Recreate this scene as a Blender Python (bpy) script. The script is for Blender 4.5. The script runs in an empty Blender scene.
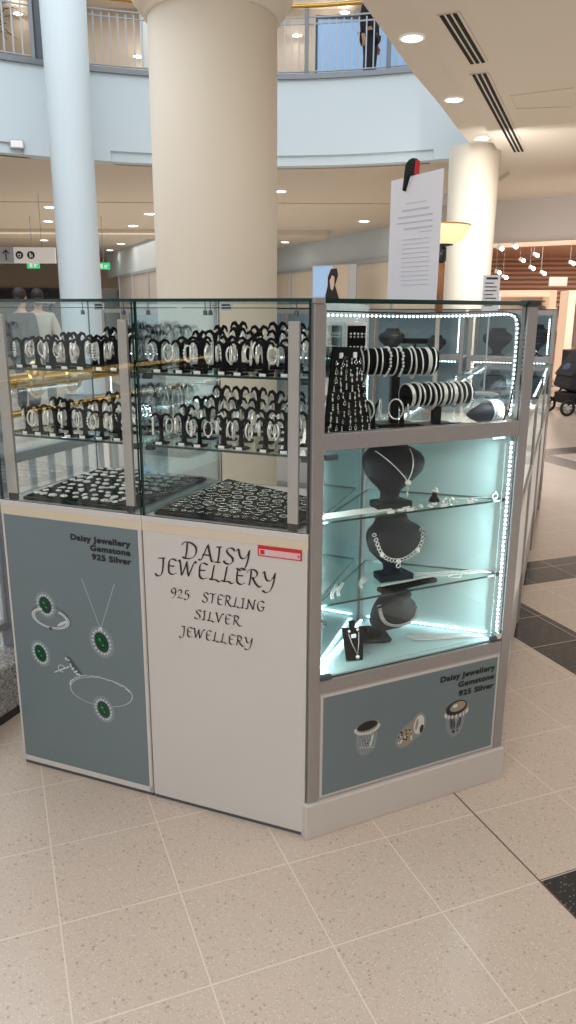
import bpy, math, random
from math import sin, cos, pi, radians, atan2, sqrt, tan
from mathutils import Vector, Matrix
random.seed(7)
scn = bpy.context.scene
col = scn.collection
R = radians
ORD = ['first','second','third','fourth','fifth','sixth','seventh','eighth','ninth','tenth','eleventh','twelfth','thirteenth','fourteenth']

# ---------------------------------------------------------------- camera
F_PX, PITCH, ROLL, EYE = 756.08, .2563, .0052, 1.4545
cd = bpy.data.cameras.new('camera'); cam = bpy.data.objects.new('camera', cd); col.objects.link(cam)
cd.sensor_fit = 'VERTICAL'; cd.sensor_height = 36; cd.lens = F_PX/1024*36; cd.clip_end = 300; cd.clip_start = .02
fw = Vector((0, cos(PITCH), -sin(PITCH))); rt0 = Vector((1,0,0)); up0 = rt0.cross(fw)
rt = rt0*cos(ROLL) + up0*sin(ROLL); up = -rt0*sin(ROLL) + up0*cos(ROLL)
cam.matrix_world = Matrix(((rt.x, up.x, -fw.x, 0), (rt.y, up.y, -fw.y, 0), (rt.z, up.z, -fw.z, EYE), (0,0,0,1)))
scn.camera = cam
EYEP = Vector((0,0,EYE))
def ray(x, y): return fw*F_PX + rt*(x-288) - up*(y-512)
def atz(x, y, z):
    d = ray(x, y); return EYEP + d*((z-EYE)/d.z)
def aty(x, y, Y):
    d = ray(x, y); return EYEP + d*(Y/d.y)

# ---------------------------------------------------------------- materials
def srgb(r, g, b):
    f = lambda c: (c/255/12.92) if c <= 10 else ((c/255+.055)/1.055)**2.4
    return (f(r), f(g), f(b), 1)
def mat(name, rgb, rough=.5, metal=0, emis=None, es=0, spec=.5, noise=0, nscale=20, bump=0, coat=0):
    m = bpy.data.materials.new(name); m.use_nodes = True; nt = m.node_tree; b = nt.nodes['Principled BSDF']
    c = srgb(*rgb); b.inputs['Base Color'].default_value = c
    b.inputs['Roughness'].default_value = rough; b.inputs['Metallic'].default_value = metal
    b.inputs['Specular IOR Level'].default_value = spec
    if coat: b.inputs['Coat Weight'].default_value = coat
    if emis: b.inputs['Emission Color'].default_value = srgb(*emis); b.inputs['Emission Strength'].default_value = es
    if noise or bump:
        tc = nt.nodes.new('ShaderNodeTexCoord'); n = nt.nodes.new('ShaderNodeTexNoise')
        n.inputs['Scale'].default_value = nscale; n.inputs['Detail'].default_value = 5
        nt.links.new(tc.outputs['Object'], n.inputs['Vector'])
        if noise:
            mx = nt.nodes.new('ShaderNodeMix'); mx.data_type = 'RGBA'
            mx.inputs[6].default_value = tuple(v*(1-noise) for v in c[:3])+(1,)
            mx.inputs[7].default_value = tuple(min(1, v*(1+noise)) for v in c[:3])+(1,)
            nt.links.new(n.outputs['Fac'], mx.inputs[0]); nt.links.new(mx.outputs[2], b.inputs['Base Color'])
        if bump:
            bp = nt.nodes.new('ShaderNodeBump'); bp.inputs['Strength'].default_value = bump; bp.inputs['Distance'].default_value = .002
            nt.links.new(n.outputs['Fac'], bp.inputs['Height']); nt.links.new(bp.outputs['Normal'], b.inputs['Normal'])
    return m
def glass(name, tint=(.93,.98,.97), refl=1.0, base=.0):
    m = bpy.data.materials.new(name); m.use_nodes = True; nt = m.node_tree; nt.nodes.clear()
    o = nt.nodes.new('ShaderNodeOutputMaterial'); mx = nt.nodes.new('ShaderNodeMixShader')
    t = nt.nodes.new('ShaderNodeBsdfTransparent'); t.inputs[0].default_value = (*tint, 1)
    g = nt.nodes.new('ShaderNodeBsdfGlossy'); g.inputs['Roughness'].default_value = .02; g.inputs[0].default_value = (.95,1,1,1)
    fr = nt.nodes.new('ShaderNodeFresnel'); ge = nt.nodes.new('ShaderNodeNewGeometry'); io = nt.nodes.new('ShaderNodeMath'); io.operation = 'MULTIPLY_ADD'
    io.inputs[1].default_value = 1/1.45-1.45; io.inputs[2].default_value = 1.45; nt.links.new(ge.outputs['Backfacing'], io.inputs[0]); nt.links.new(io.outputs[0], fr.inputs[0])
    ma = nt.nodes.new('ShaderNodeMath'); ma.operation = 'MULTIPLY_ADD'; ma.inputs[1].default_value = refl; ma.inputs[2].default_value = base; ma.use_clamp = True
    nt.links.new(fr.outputs[0], ma.inputs[0]); nt.links.new(ma.outputs[0], mx.inputs[0])
    nt.links.new(t.outputs[0], mx.inputs[1]); nt.links.new(g.outputs[0], mx.inputs[2]); nt.links.new(mx.outputs[0], o.inputs[0])
    return m
M = dict(
    white=mat('white_laminate', (190,187,184), .35, noise=.03, nscale=3),
    tape=mat('cream_edge_tape', (196,184,164), .5),
    poster=mat('slate_poster_print', (102,116,121), .38, noise=.05, nscale=4),
    alu=mat('brushed_aluminium', (152,148,147), .38, .35, noise=.06, nscale=30),
    alu_l=mat('pale_aluminium_profile', (170,164,160), .45, .2),
    plinth=mat('painted_plinth', (190,184,180), .4),
    black=mat('black_velvet', (7,7,10), .9, spec=.15, noise=.3, nscale=60),
    bust=mat('dark_grey_leatherette', (30,33,41), .6, spec=.3, noise=.12, nscale=80, bump=.3),
    blackp=mat('black_plastic', (9,9,11), .4, spec=.3),
    silver=mat('polished_silver', (225,222,216), .16, 1),
    silverb=mat('bright_silver', (236,234,230), .25, .4),
    gold=mat('polished_brass', (200,160,85), .2, 1),
    pearl=mat('white_stone', (240,240,236), .15),
    gedge=mat('green_glass_edge', (26,52,50), .15, spec=.8),
    led=mat('led_chip', (255,255,255), .5, emis=(225,245,255), es=9),
    ledsoft=mat('led_strip_glow', (255,255,255), .5, emis=(190,235,240), es=2.2),
    ledtape=mat('led_strip_tape', (205,215,215), .4),
    teal=mat('pale_teal_back_panel', (176,200,200), .3),
    paper=mat('printed_sheet', (214,214,222), .5),
    ink=mat('grey_print', (184,184,196), .6),
    inkd=mat('black_lettering', (30,30,34), .5),
    inkb=mat('dark_print_lettering', (22,28,34), .5),
    red=mat('red_sticker', (178,34,40), .4),
    pink=mat('pale_sticker', (216,166,166), .4),
    tag=mat('white_price_card', (235,235,235), .5),
    emer=mat('emerald_print', (14,66,44), .25), emerl=mat('emerald_highlight', (60,130,90), .25), emerd=mat('emerald_shadow', (6,30,24), .25),
    prt=mat('silver_print', (190,198,202), .4), prtd=mat('dark_silver_print', (70,78,84), .4), prtg=mat('antique_gold_print', (146,134,112), .4), prtm=mat('mid_silver_print', (124,130,134), .4), glow=mat('halo_print', (122,134,138), .5),
    cream=mat('cream_column_paint', (218,208,192), .55, noise=.02, nscale=1.5),
    bluew=mat('daylight_tinted_white', (206,219,226), .6, noise=.015, nscale=1),  # bluish tint of the atrium daylight is put into this white
    soffit=mat('soffit_paint', (210,200,185), .6, noise=.015, nscale=1),
    bulk=mat('grey_bulkhead_panel', (196,190,186), .5, noise=.05, nscale=2),
    dark=mat('dark_shopfront', (44,44,46), .25), darkw=mat('dark_slot', (8,8,14), .7, spec=.2),
    grey=mat('grey_painted_steel', (126,132,138), .4, .3), greyd=mat('dark_grey_steel', (78,84,92), .4, .3), greyl=mat('pale_steel', (176,184,192), .4, .2),
    wallt=mat('tan_wall', (190,176,160), .6), wood=mat('warm_timber', (150,98,58), .5, noise=.25, nscale=8),
    lamp=mat('downlight_lens', (255,255,255), .5, emis=(255,250,240), es=14),
    shade=mat('frosted_lamp_bowl', (245,232,190), .4, emis=(255,232,170), es=.75),
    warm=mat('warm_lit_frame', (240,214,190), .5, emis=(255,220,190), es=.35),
    signw=mat('sign_face', (238,236,232), .5, emis=(255,255,255), es=.15), green=mat('exit_green', (20,150,100), .5, emis=(30,200,130), es=.8),
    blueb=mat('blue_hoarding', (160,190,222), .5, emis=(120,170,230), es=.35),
    skin=mat('skin', (196,150,124), .55), hair=mat('dark_hair', (30,24,22), .6),
    coat=mat('black_coat', (24,24,28), .8), coatl=mat('beige_coat', (186,176,160), .8), jeans=mat('dark_trousers', (34,38,50), .8),
    cl1=mat('pale_pink_garment', (206,180,168), .85), cl2=mat('grey_garment', (140,130,128), .85), cl3=mat('burgundy_garment', (78,36,38), .85), cl4=mat('black_garment', (28,26,30), .85),
    plaid=mat('blue_plaid_fabric', (60,72,110), .8, noise=.5, nscale=30), leaf=mat('dark_leaf', (40,62,40), .6),
    rubber=mat('black_rubber', (20,20,20), .7), shopfl=mat('shop_floor', (196,176,156), .3), copper=mat('salmon_card', (200,140,120), .5),
)
M['glass'] = glass('clear_glass', (.975,.992,.99), .8, .0)
M['glass_side'] = glass('bluish_side_glass', (.93,.975,.99), 1.8, .05)
M['glass_shelf'] = glass('greenish_shelf_glass', (.93,.98,.965), .8, .0)
M['shopglass'] = glass('shop_window_glass', (.75,.78,.78), 1.0, .05)
M['backw'] = mat('dark_unseen_wall', (84,80,76), .6)
M['blueback'] = mat('blue_grey_back_panel', (120,138,150), .3)
M['mirror'] = mat('tinted_mirror', (196,218,220), .08, .8)
def granite():
    m = mat('speckled_granite', (150,150,150), .35); nt = m.node_tree; b = nt.nodes['Principled BSDF']
    tc = nt.nodes.new('ShaderNodeTexCoord'); v = nt.nodes.new('ShaderNodeTexVoronoi'); v.inputs['Scale'].default_value = 160
    r = nt.nodes.new('ShaderNodeValToRGB'); r.color_ramp.elements[0].color = srgb(80,80,84); r.color_ramp.elements[1].color = srgb(196,194,192)
    nt.links.new(tc.outputs['Object'], v.inputs['Vector']); nt.links.new(v.outputs['Color'], r.inputs[0]); nt.links.new(r.outputs[0], b.inputs['Base Color'])
    return m
M['granite'] = granite()

def floor_mat():
    m = mat('terrazzo_tile_floor', (200,186,168), .22); nt = m.node_tree; N = nt.nodes; L = nt.links; b = N['Principled BSDF']
    tc = N.new('ShaderNodeTexCoord')
    def math(op, a, b_=None, c=None):
        n = N.new('ShaderNodeMath'); n.operation = op
        for i, x in enumerate((a, b_, c)):
            if x is None: continue
            if hasattr(x, 'links') or hasattr(x, 'is_output'): L.new(x, n.inputs[i])
            else: n.inputs[i].default_value = x
        return n.outputs[0]
    def dot(v):
        n = N.new('ShaderNodeVectorMath'); n.operation = 'DOT_PRODUCT'; L.new(tc.outputs['Object'], n.inputs[0]); n.inputs[1].default_value = v; return n.outputs['Value']
    n = dot((.932,.362,0)); mm = dot((-.362,.932,0))
    def grout(c, off, w):
        f = math('FRACT', math('DIVIDE', math('SUBTRACT', c, off), .3))
        return math('LESS_THAN', math('MINIMUM', f, math('SUBTRACT', 1.0, f)), w)
    def band(c, lo, hi): return math('MULTIPLY', math('GREATER_THAN', c, lo), math('LESS_THAN', c, hi))
    g = math('MAXIMUM', grout(n, .041, .006), grout(mm, .136, .006))
    joint = math('MAXIMUM', band(n, 1.2395, 1.2445), 0)
    k = band(n, 2.17, 2.48)
    for a in (band(n, 5.22, 5.53), band(n, 8.3, 8.61), band(mm, 3.22, 3.55), band(mm, 6.45, 6.78), band(mm, 9.7, 10.0), band(mm, 12.9, 13.2)): k = math('MAXIMUM', k, a)
    k = math('MULTIPLY', k, math('GREATER_THAN', n, 1.5))
    k = math('MAXIMUM', k, math('MULTIPLY', band(n, 1.242, 1.541), band(mm, 1.036, 1.340)))
    # speckle
    def speck(scale, lo, hi):
        v = N.new('ShaderNodeTexVoronoi'); v.inputs['Scale'].default_value = scale; L.new(tc.outputs['Object'], v.inputs['Vector'])
        s = N.new('ShaderNodeSeparateColor'); L.new(v.outputs['Color'], s.inputs[0])
        return math('MULTIPLY', band(s.outputs[0], lo, hi), math('LESS_THAN', v.outputs['Distance'], .42)), s.outputs[1]
    s1, _ = speck(170, .86, 1.1); s2, _ = speck(240, .8, 1.1); s3, _ = speck(110, .95, 1.1)
    def mix(f, a, b_):
        x = N.new('ShaderNodeMix'); x.data_type = 'RGBA'
        for s, val in ((0, f), (6, a), (7, b_)):
            if isinstance(val, (tuple, float, int)): x.inputs[s].default_value = val
            else: L.new(val, x.inputs[s])
        return x.outputs[2]
    nz = N.new('ShaderNodeTexNoise'); nz.inputs['Scale'].default_value = 1.3; nz.inputs['Detail'].default_value = 6; L.new(tc.outputs['Object'], nz.inputs['Vector'])
    base = mix(nz.outputs['Fac'], srgb(183,168,155), srgb(194,181,169))
    base = mix(math('MULTIPLY', s1, .5), base, srgb(160,140,122)); base = mix(math('MULTIPLY', s2, .5), base, srgb(222,212,198)); base = mix(math('MULTIPLY', s3, .5), base, srgb(140,122,106))
    blk = mix(math('MULTIPLY', s1, .8), srgb(44,44,46), srgb(120,118,114)); blk = mix(math('MULTIPLY', s2, .5), blk, srgb(24,24,26))
    c = mix(k, base, blk)
    c = mix(math('MULTIPLY', g, .55), c, srgb(226,216,204)); c = mix(joint, c, srgb(96,80,70))
    L.new(c, b.inputs['Base Color'])
    b.inputs['Roughness'].default_value = .24; b.inputs['Specular IOR Level'].default_value = .45
    return m
M['floor'] = floor_mat()
def slat_mat():
    m = mat('slatted_timber_ceiling', (170,120,90), .6); nt = m.node_tree; N = nt.nodes; L = nt.links; b = N['Principled BSDF']
    tc = N.new('ShaderNodeTexCoord'); w = N.new('ShaderNodeTexWave'); w.inputs['Scale'].default_value = 1.1; w.bands_direction = 'Y'; w.inputs['Distortion'].default_value = .6
    r = N.new('ShaderNodeValToRGB'); r.color_ramp.elements[0].color = srgb(160,118,98); r.color_ramp.elements[1].color = srgb(236,200,178)
    L.new(tc.outputs['Object'], w.inputs['Vector']); L.new(w.outputs['Color'], r.inputs[0]); L.new(r.outputs[0], b.inputs['Base Color']); return m
M['slat'] = slat_mat(); M['slatw'] = slat_mat(); M['slatw'].node_tree.nodes['Wave Texture'].bands_direction = 'Z'; M['slatw'].node_tree.nodes['Wave Texture'].inputs['Scale'].default_value = 2.2

# ---------------------------------------------------------------- mesh builder
class MB:
    def __init__(s): s.v = []; s.f = []; s.m = []; s.mi = 0; s.sm = []; s.smooth = False; s.T = None
    def add(s, vs, fs, smooth=None):
        o = len(s.v)
        for p in vs:
            p = Vector(p); s.v.append(tuple(s.T @ p) if s.T is not None else tuple(p))
        for f in fs: s.f.append(tuple(i+o for i in f)); s.m.append(s.mi); s.sm.append(s.smooth if smooth is None else smooth)
        return s
    def box(s, x0, x1, y0, y1, z0, z1):
        vs = [(x, y, z) for x in (x0, x1) for y in (y0, y1) for z in (z0, z1)]
        return s.add(vs, [(0,1,3,2),(4,6,7,5),(0,4,5,1),(2,3,7,6),(0,2,6,4),(1,5,7,3)], False)
    def bar(s, p0, p1, w, d, roll=Vector((0,0,1))):
        p0 = Vector(p0); p1 = Vector(p1); a = (p1-p0).normalized(); r = a.cross(roll)
        if r.length < 1e-4: r = a.cross(Vector((1,0,0)))
        r.normalize(); q = r.cross(a)
        vs = [p + r*(i*w/2) + q*(j*d/2) for p in (p0, p1) for i in (-1, 1) for j in (-1, 1)]
        return s.add(vs, [(0,1,3,2),(4,6,7,5),(0,4,5,1),(2,3,7,6),(0,2,6,4),(1,5,7,3)], False)
    def tube(s, pts, r, n=8, closed=False, flat=1.0, caps=True):
        pts = [Vector(p) for p in pts]; k = len(pts); rs = r if isinstance(r, (list, tuple)) else [r]*k
        prev = None; rings = []
        for i, p in enumerate(pts):
            if closed: t = pts[(i+1) % k]-pts[i-1]
            else: t = pts[min(i+1, k-1)]-pts[max(i-1, 0)]
            t.normalize()
            if prev is None:
                a = Vector((0,0,1)) if abs(t.z) < .9 else Vector((1,0,0)); u_ = t.cross(a).normalized()
            else:
                u_ = prev - t*prev.dot(t)
                if u_.length < 1e-6: u_ = t.cross(Vector((0,0,1)))
                u_.normalize()
            prev = u_; w_ = t.cross(u_)
            rings.append([p + (u_*cos(2*pi*j/n) + w_*sin(2*pi*j/n)*flat)*rs[i] for j in range(n)])
        vs = [q for rg in rings for q in rg]; fs = []
        for i in range(k if closed else k-1):
            a, b_ = i*n, ((i+1) % k)*n
            for j in range(n): fs.append((a+j, a+(j+1) % n, b_+(j+1) % n, b_+j))
        s.add(vs, fs, True)
        if not closed and caps:
            s.add(rings[0], [tuple(range(n))[::-1]], False); s.add(rings[-1], [tuple(range(n))], False)
        return s
    def cyl(s, p0, p1, r, n=16, r1=None): return s.tube([p0, p1], [r, r if r1 is None else r1], n)
    def lathe(s, prof, n=24, c=(0,0,0), sx=1, sy=1, close=True):
        vs = []; fs = []
        for (r, z) in prof:
            for j in range(n): vs.append((c[0]+r*cos(2*pi*j/n)*sx, c[1]+r*sin(2*pi*j/n)*sy, c[2]+z))
        for i in range(len(prof)-1):
            for j in range(n): fs.append((i*n+j, i*n+(j+1) % n, (i+1)*n+(j+1) % n, (i+1)*n+j))
        if close: fs.append(tuple(range(n))[::-1]); fs.append(tuple((len(prof)-1)*n+j for j in range(n)))
        return s.add(vs, fs, True)
    def torus(s, c, R_, r, ax='z', n=20, k=6, sx=1, sy=1, flat=1, rot=0):
        c = Vector(c); pts = []
        for i in range(n):
            a = 2*pi*i/n; x, y = R_*cos(a)*sx, R_*sin(a)*sy
            x, y = x*cos(rot)-y*sin(rot), x*sin(rot)+y*cos(rot)
            pts.append(c + Vector({'z': (x, y, 0), 'y': (x, 0, y), 'x': (0, x, y)}[ax]))
        return s.tube(pts, r, k, True, flat)
    def ball(s, c, r, n=8, sx=1, sy=1, sz=1):
        m_ = max(4, n//2+1); prof = [(max(r*sin(pi*i/m_), 1e-5)*1.0, -r*cos(pi*i/m_)*sz) for i in range(m_+1)]
        return s.lathe(prof, n, c, sx, sy, False)
    def prism(s, poly, h0, h1, f=None):
        f = f or (lambda x, y, h: (x, y, h)); n = len(poly)
        vs = [f(x, y, h0) for x, y in poly]+[f(x, y, h1) for x, y in poly]
        return s.add(vs, [tuple(range(n))[::-1], tuple(range(n, 2*n))]+[(i, (i+1) % n, (i+1) % n+n, i+n) for i in range(n)], False)
    def quad(s, *p): return s.add(p, [tuple(range(len(p)))], False)
    def mesh(s, name, mats):
        me = bpy.data.meshes.new(name); me.from_pydata(s.v, [], s.f)
        for m_ in (mats if isinstance(mats, (list, tuple)) else [mats]): me.materials.append(M[m_] if isinstance(m_, str) else m_)
        me.polygons.foreach_set('material_index', s.m); me.polygons.foreach_set('use_smooth', s.sm); me.update(); return me
    def build(s, name, mats, parent=None, bevel=0):
        o = bpy.data.objects.new(name, s.mesh(name, mats)); col.objects.link(o)
        if parent is not None: o.parent = parent
        if bevel:
            b = o.modifiers.new('bevel', 'BEVEL'); b.width = bevel; b.segments = 2; b.limit_method = 'ANGLE'
        return o
def tag(o, label=None, cat=None, group=None, kind=None):
    if label: o['label'] = label
    if cat: o['category'] = cat
    if group: o['group'] = group
    if kind: o['kind'] = kind
    return o
def empty(name, loc=(0,0,0), rz=0, label=None, cat=None, group=None):
    o = bpy.data.objects.new(name, None); col.objects.link(o); o.location = loc; o.rotation_euler = (0,0,rz); o.empty_display_size = .05
    return tag(o, label, cat, group)
def dup(o, loc=None, rz=None, label=None, group=None, par=None):
    c = o.copy(); col.objects.link(c)
    if par is not None: c.parent = par
    if loc is not None: c.location = loc
    if rz is not None: c.rotation_euler = (0,0,rz)
    if label: c['label'] = label
    if group: c['group'] = group
    for ch in o.children: dup(ch, par=c)
    return c
def struct(o): o['kind'] = 'structure'; return o
def arc(c, r, a0, a1, n, f): return [f(c[0]+r*cos(a0+(a1-a0)*i/n), c[1]+r*sin(a0+(a1-a0)*i/n)) for i in range(n+1)]

# ---------------------------------------------------------------- kiosk frames
C2 = Vector((.0531, 1.8662)); ua, wa = R(158.4267), R(25.80)
U = Vector((cos(ua), sin(ua))); W = Vector((cos(wa), sin(wa))); V = Vector((U.y, -U.x)); G2 = Vector((-W.y, W.x))
rzF = atan2(-U.y, -U.x); rzG = wa
L2 = C2+U; D2 = C2+U*.5; R2 = C2+W*.707
AP = (.368, .3386)                      # back corner of the triangular cabinet in its own frame
def fr(o2, ax, ay):
    return lambda x, y, z=0: Vector((o2.x+ax.x*x+ay.x*y, o2.y+ax.y*x+ay.y*y, z))
PL = fr(L2, -U, V); PC = fr(D2, -U, V); PG = fr(C2, W, G2)

# ================================================================ SETTING
mb = MB(); mb.quad((-30,-8,0),(30,-8,0),(30,60,0),(-30,60,0)); struct(mb.build('floor', 'floor'))

# balcony fascia: an arc through three points
P1, P2, P3 = Vector((-4.64,13.52)), Vector((-.6,14.55)), Vector((2.03,14.07))
def circ(a, b, c):
    d = 2*(a.x*(b.y-c.y)+b.x*(c.y-a.y)+c.x*(a.y-b.y))
    ux = ((a.x**2+a.y**2)*(b.y-c.y)+(b.x**2+b.y**2)*(c.y-a.y)+(c.x**2+c.y**2)*(a.y-b.y))/d
    uy = ((a.x**2+a.y**2)*(c.x-b.x)+(b.x**2+b.y**2)*(a.x-c.x)+(c.x**2+c.y**2)*(b.x-a.x))/d
    return Vector((ux, uy)), (a-Vector((ux, uy))).length
cc, cr = circ(P1, P2, P3)
def fas(x, dr=0):
    r = cr+dr; return Vector((x, cc.y+sqrt(max(r*r-(x-cc.x)**2, 0))))
FX0, FX1 = max(-11, cc.x-cr*.96), min(3.4, cc.x+cr*.95)
xs = [FX0+(FX1-FX0)*i/60 for i in range(61)]
def strip(name, m, dr0, dr1, z0, z1, xa=FX0, xb=FX1, n=60, solid=True):
    b = MB(); pts = [xa+(xb-xa)*i/n for i in range(n+1)]; vs = []
    for x in pts:
        p, q = fas(x, dr0), fas(x, dr1); vs += [(p.x,p.y,z0),(p.x,p.y,z1),(q.x,q.y,z1),(q.x,q.y,z0)]
    fs = []
    for i in range(n):
        for k in range(4): fs.append((4*i+k, 4*i+(k+1) % 4, 4*i+4+(k+1) % 4, 4*i+4+k))
    fs += [(0,3,2,1), (4*n, 4*n+1, 4*n+2, 4*n+3)]
    b.add(vs, fs, False); return b.build(name, m)
struct(strip('wall_balcony', 'bluew', 0, .35, 4.16, 5.36))
XA, XB, XC = aty(25,150,13.7).x, aty(112,155,14.3).x, aty(434,148,13.9).x
struct(strip('trim_1', 'bluew', .05, .35, 4.0, 4.16, FX0, XA))
struct(strip('trim_2', 'bluew', .05, .35, 4.0, 4.16, XB, XC))
for i, (a, b_) in enumerate(((XA, XB), (XC, FX1))): struct(strip('trim_%d' % (i+3), 'bluew', 0, .35, 3.995, 4.161, a, b_, 24))
struct(strip('trim_6', 'grey', -.06, .36, 5.36, 5.44))
# emergency light on the fascia
p = fas(-4.5); e = MB(); e.box(-.11,.11,-.06,0,-.06,.07); e.mi = 1; e.box(-.09,.09,-.064,-.06,-.045,.055)
o = e.build('emergency_light', ['greyl','signw'], None, .005); o.location = (p.x, p.y-.0, 4.13); o.rotation_euler = (0,0,R(14))
tag(o, 'small pale emergency light box fixed to the balcony fascia', 'light')

# ceiling beyond the atrium, underside of the upper floor
b = MB(); vs = [(fas(x).x, fas(x).y+.3, 4.0) for x in xs]; n_ = len(vs)
b.add(vs+[(xs[-1], 45, 4.0), (xs[0]-14, 45, 4.0), (xs[0]-14, vs[0][1], 4.0)], [tuple(range(n_+3))], False)
struct(b.build('ceiling', 'soffit'))
for i, (y0, z0) in enumerate(((19.2, 3.985), (25.2, 3.84))):
    b = MB(); b.box(-24, 1.2 if i else 2.6, y0, y0+(.05 if i == 0 else 1.3), z0, 4.0); struct(b.build('trim_%d' % (7+i), 'soffit' if i else 'wallt'))

# ceiling over the camera side with its step and cut edge
E0 = [(-3.6,-6),(-2.05,1),(.02,5.85)]+[tuple(atz(x,y,4.0))[:2] for x,y in ((362,2),(414,74),(440,105),(471,146))]+[(3.75,14.9),(3.9,24)]
S0 = [(-2.8,-6),(-1.3,1),(.52,5.6)]+[tuple(atz(x,y,3.93))[:2] for x,y in ((403,0),(443,62),(466,98),(485,127),(510,174))]+[(4.25,24)]
b = MB()
for i in range(len(E0)-1): b.quad((*E0[i],4.0),(*S0[i],4.0),(*S0[i+1],4.0),(*E0[i+1],4.0)); b.quad((*E0[i],4.0),(*E0[i+1],4.0),(*E0[i+1],4.7),(*E0[i],4.7))
struct(b.build('trim_9', 'soffit'))
b = MB(); b.add([(*p,3.93) for p in S0]+[(20,24,3.93),(20,-6,3.93)], [tuple(range(len(S0)+2))], False)
for i in range(len(S0)-1): b.quad((*S0[i],3.93),(*S0[i],4.02),(*S0[i+1],4.02),(*S0[i+1],3.93))
struct(b.build('ceiling.001', 'soffit'))
# slab behind the edge so daylight does not leak
b = MB(); b.add([(*p,4.75) for p in E0]+[(25,24,4.75),(25,-6,4.75)], [tuple(range(len(E0)+2))], False); struct(b.build('ceiling.002', 'bluew'))

# shop row bulkhead at right
def seg_wall(name, m, a, b_, z0, z1, th=.1):
    w = MB(); w.bar((a[0],a[1],(z0+z1)/2), (b_[0],b_[1],(z0+z1)/2), th, z1-z0); return struct(w.build(name, m))
BA, BB = (3.6,19.0), (9.5,15.2)
seg_wall('wall_right', 'bulk', BA, BB, 3.02, 3.93)
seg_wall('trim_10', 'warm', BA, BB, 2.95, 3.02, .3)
for t in (.14, .62):
    q = Vector(BA).lerp(Vector(BB), t); w = MB(); w.bar((q.x-.03,q.y-.055,3.03),(q.x-.03,q.y-.055,3.92), .012, .012); struct(w.build('trim_11', 'greyd'))
# shop interior
struct(MB().add([(2.5,28,3.25),(14,28,3.25),(14,14.5,3.25),(9.5,15.2,3.25),(3.6,19,3.25)], [(0,1,2,3,4)], False).build('ceiling.003', 'slat'))
seg_wall('wall_shop', 'slatw', (2.5,27),(16,24), 0, 3.4)
struct(MB().quad((3.6,19,.004),(9.5,15.2,.004),(14,24,.004),(3,27,.004)).build('floor.001', 'shopfl'))

# far left walls
seg_wall('wall_back', 'wallt', (-26,40),(-2,40), 2.65, 4.0)
seg_wall('wall_left', 'bluew', (-26,40.2),(-2,40.2), 0, 2.65)
seg_wall('wall_back.001', 'bluew', (-8.2,36),(-3.0,24), 3.0, 4.0)
seg_wall('wall_mid', 'bluew', (-.9,33.6),(4.2,21.2), 3.1, 4.0)
seg_wall('wall_mid.001', 'wallt', (-1.2,34.4),(4.2,22.0), 0, 3.1)
# upper level
struct(strip('floor_upper', 'wallt', .35, 6, 5.3, 5.36, FX0, FX1))
seg_wall('wall_upper', 'wallt', (-14,20),(8,20), 5.3, 8.6)
b = MB(); b.quad((-14,14.8,8.3),(8,14.8,8.3),(8,24,8.3),(-14,24,8.3)); struct(b.build('ceiling_upper', 'soffit'))
b = MB(); b.bar((-14,14.7,6.98+.28),(-2.2,16.2,6.98+.28), .3, .18); 
seg_wall('wall_upper.001', 'bluew', (-3.4,19.5),(-.8,16.2), 5.3, 8.3)

seg_wall('wall_unseen', 'backw', (-16,-7.8),(20,-7.8), 0, 4.7)  # unseen wall added behind the camera to darken reflections in the glass
seg_wall('wall_left.001', 'backw', (-26,-7.8),(-26,39), 0, 3.9)
# columns
def column(name, x, y, r0, r1, z1, m, label, cap=None):
    t = empty(name, (x,y,0), 0, label, 'column')
    b = MB(); b.lathe([(r0*1.0,0),(r0,.02),(r0,z1*.5),(r1,z1)], 48); b.build('shaft', m, t)
    if cap:
        b = MB(); b.lathe([(r1+.002,cap-.10),(r1+.02,cap-.09),(r1+.022,cap-.06),(r1+.05,cap-.05),(r1+.09,cap+.01),(r1+.10,cap+.05),(r1+.06,cap+.07),(r1+.06,cap+.9),(r1+.22,cap+1.1),(r1+.22,cap+1.6)], 48); b.build('capital', m, t)
    b = MB(); b.lathe([(r0+.03,0),(r0+.03,.12),(r0+.004,.14)], 40); b.build('base_ring', 'grey', t)
    return t
cp = aty(217.5, 297, 5.0)
column('column', cp.x, 5.0, .379, .379, 3.3, 'cream', 'broad cream round column rising behind the glass cabinets', 3.2)
cp = aty(81, 297, 13); column('column', cp.x, 13, .335, .375, 9.5, 'bluew', 'slim cool white column standing left of the broad cream one')
cp = aty(466, 297, 13); column('column', cp.x, 13, .37, .40, 4.0, 'cream', 'round column at the corner of the right ceiling behind the paper notice')

# ---------------------------------------------------------------- downlights
def downlight(p, r, label, group, first=[None]):
    if first[0] is None:
        t = empty('ceiling_light', p)
        b = MB(); b.lathe([(1,-.0),(1.0,-.06),(.8,-.09),(.78,-.02)], 24, close=False); b.build('trim_ring', 'signw', t)
        b = MB(); b.lathe([(.001,-.05),(.79,-.05)], 24, close=False); b.build('lens', 'lamp', t); first[0] = t
    else: t = dup(first[0], p)
    t.scale = (r, r, .2 if r > .1 else .15); tag(t, label, 'ceiling light', group); return t
for i, (x, y) in enumerate(((412,37),(454,99),(482,138))):
    q = atz(x, y, 4.0); downlight(q, .125, ['nearest and largest','middle','farthest'][i]+' of the three bright downlights along the right ceiling edge', 'downlights along the right ceiling edge')
for i, (x, y) in enumerate(((48,221),(44,240),(39.5,248),(50,207))):
    downlight(atz(x, y, 4.0), .17, ['second','third','last'][i] + ' downlight of the line left of the slim column' if i < 3 else 'first downlight of the line left of the slim column', 'downlights left of the slim column')
for i, (x, y) in enumerate(((150,213.6),(133,225.6),(121,243.6),(110,250))):
    downlight(atz(x, y, 4.0), .18, ORD[i]+' downlight, counted from the front, between the two left columns', 'downlights between the left columns')
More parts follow.
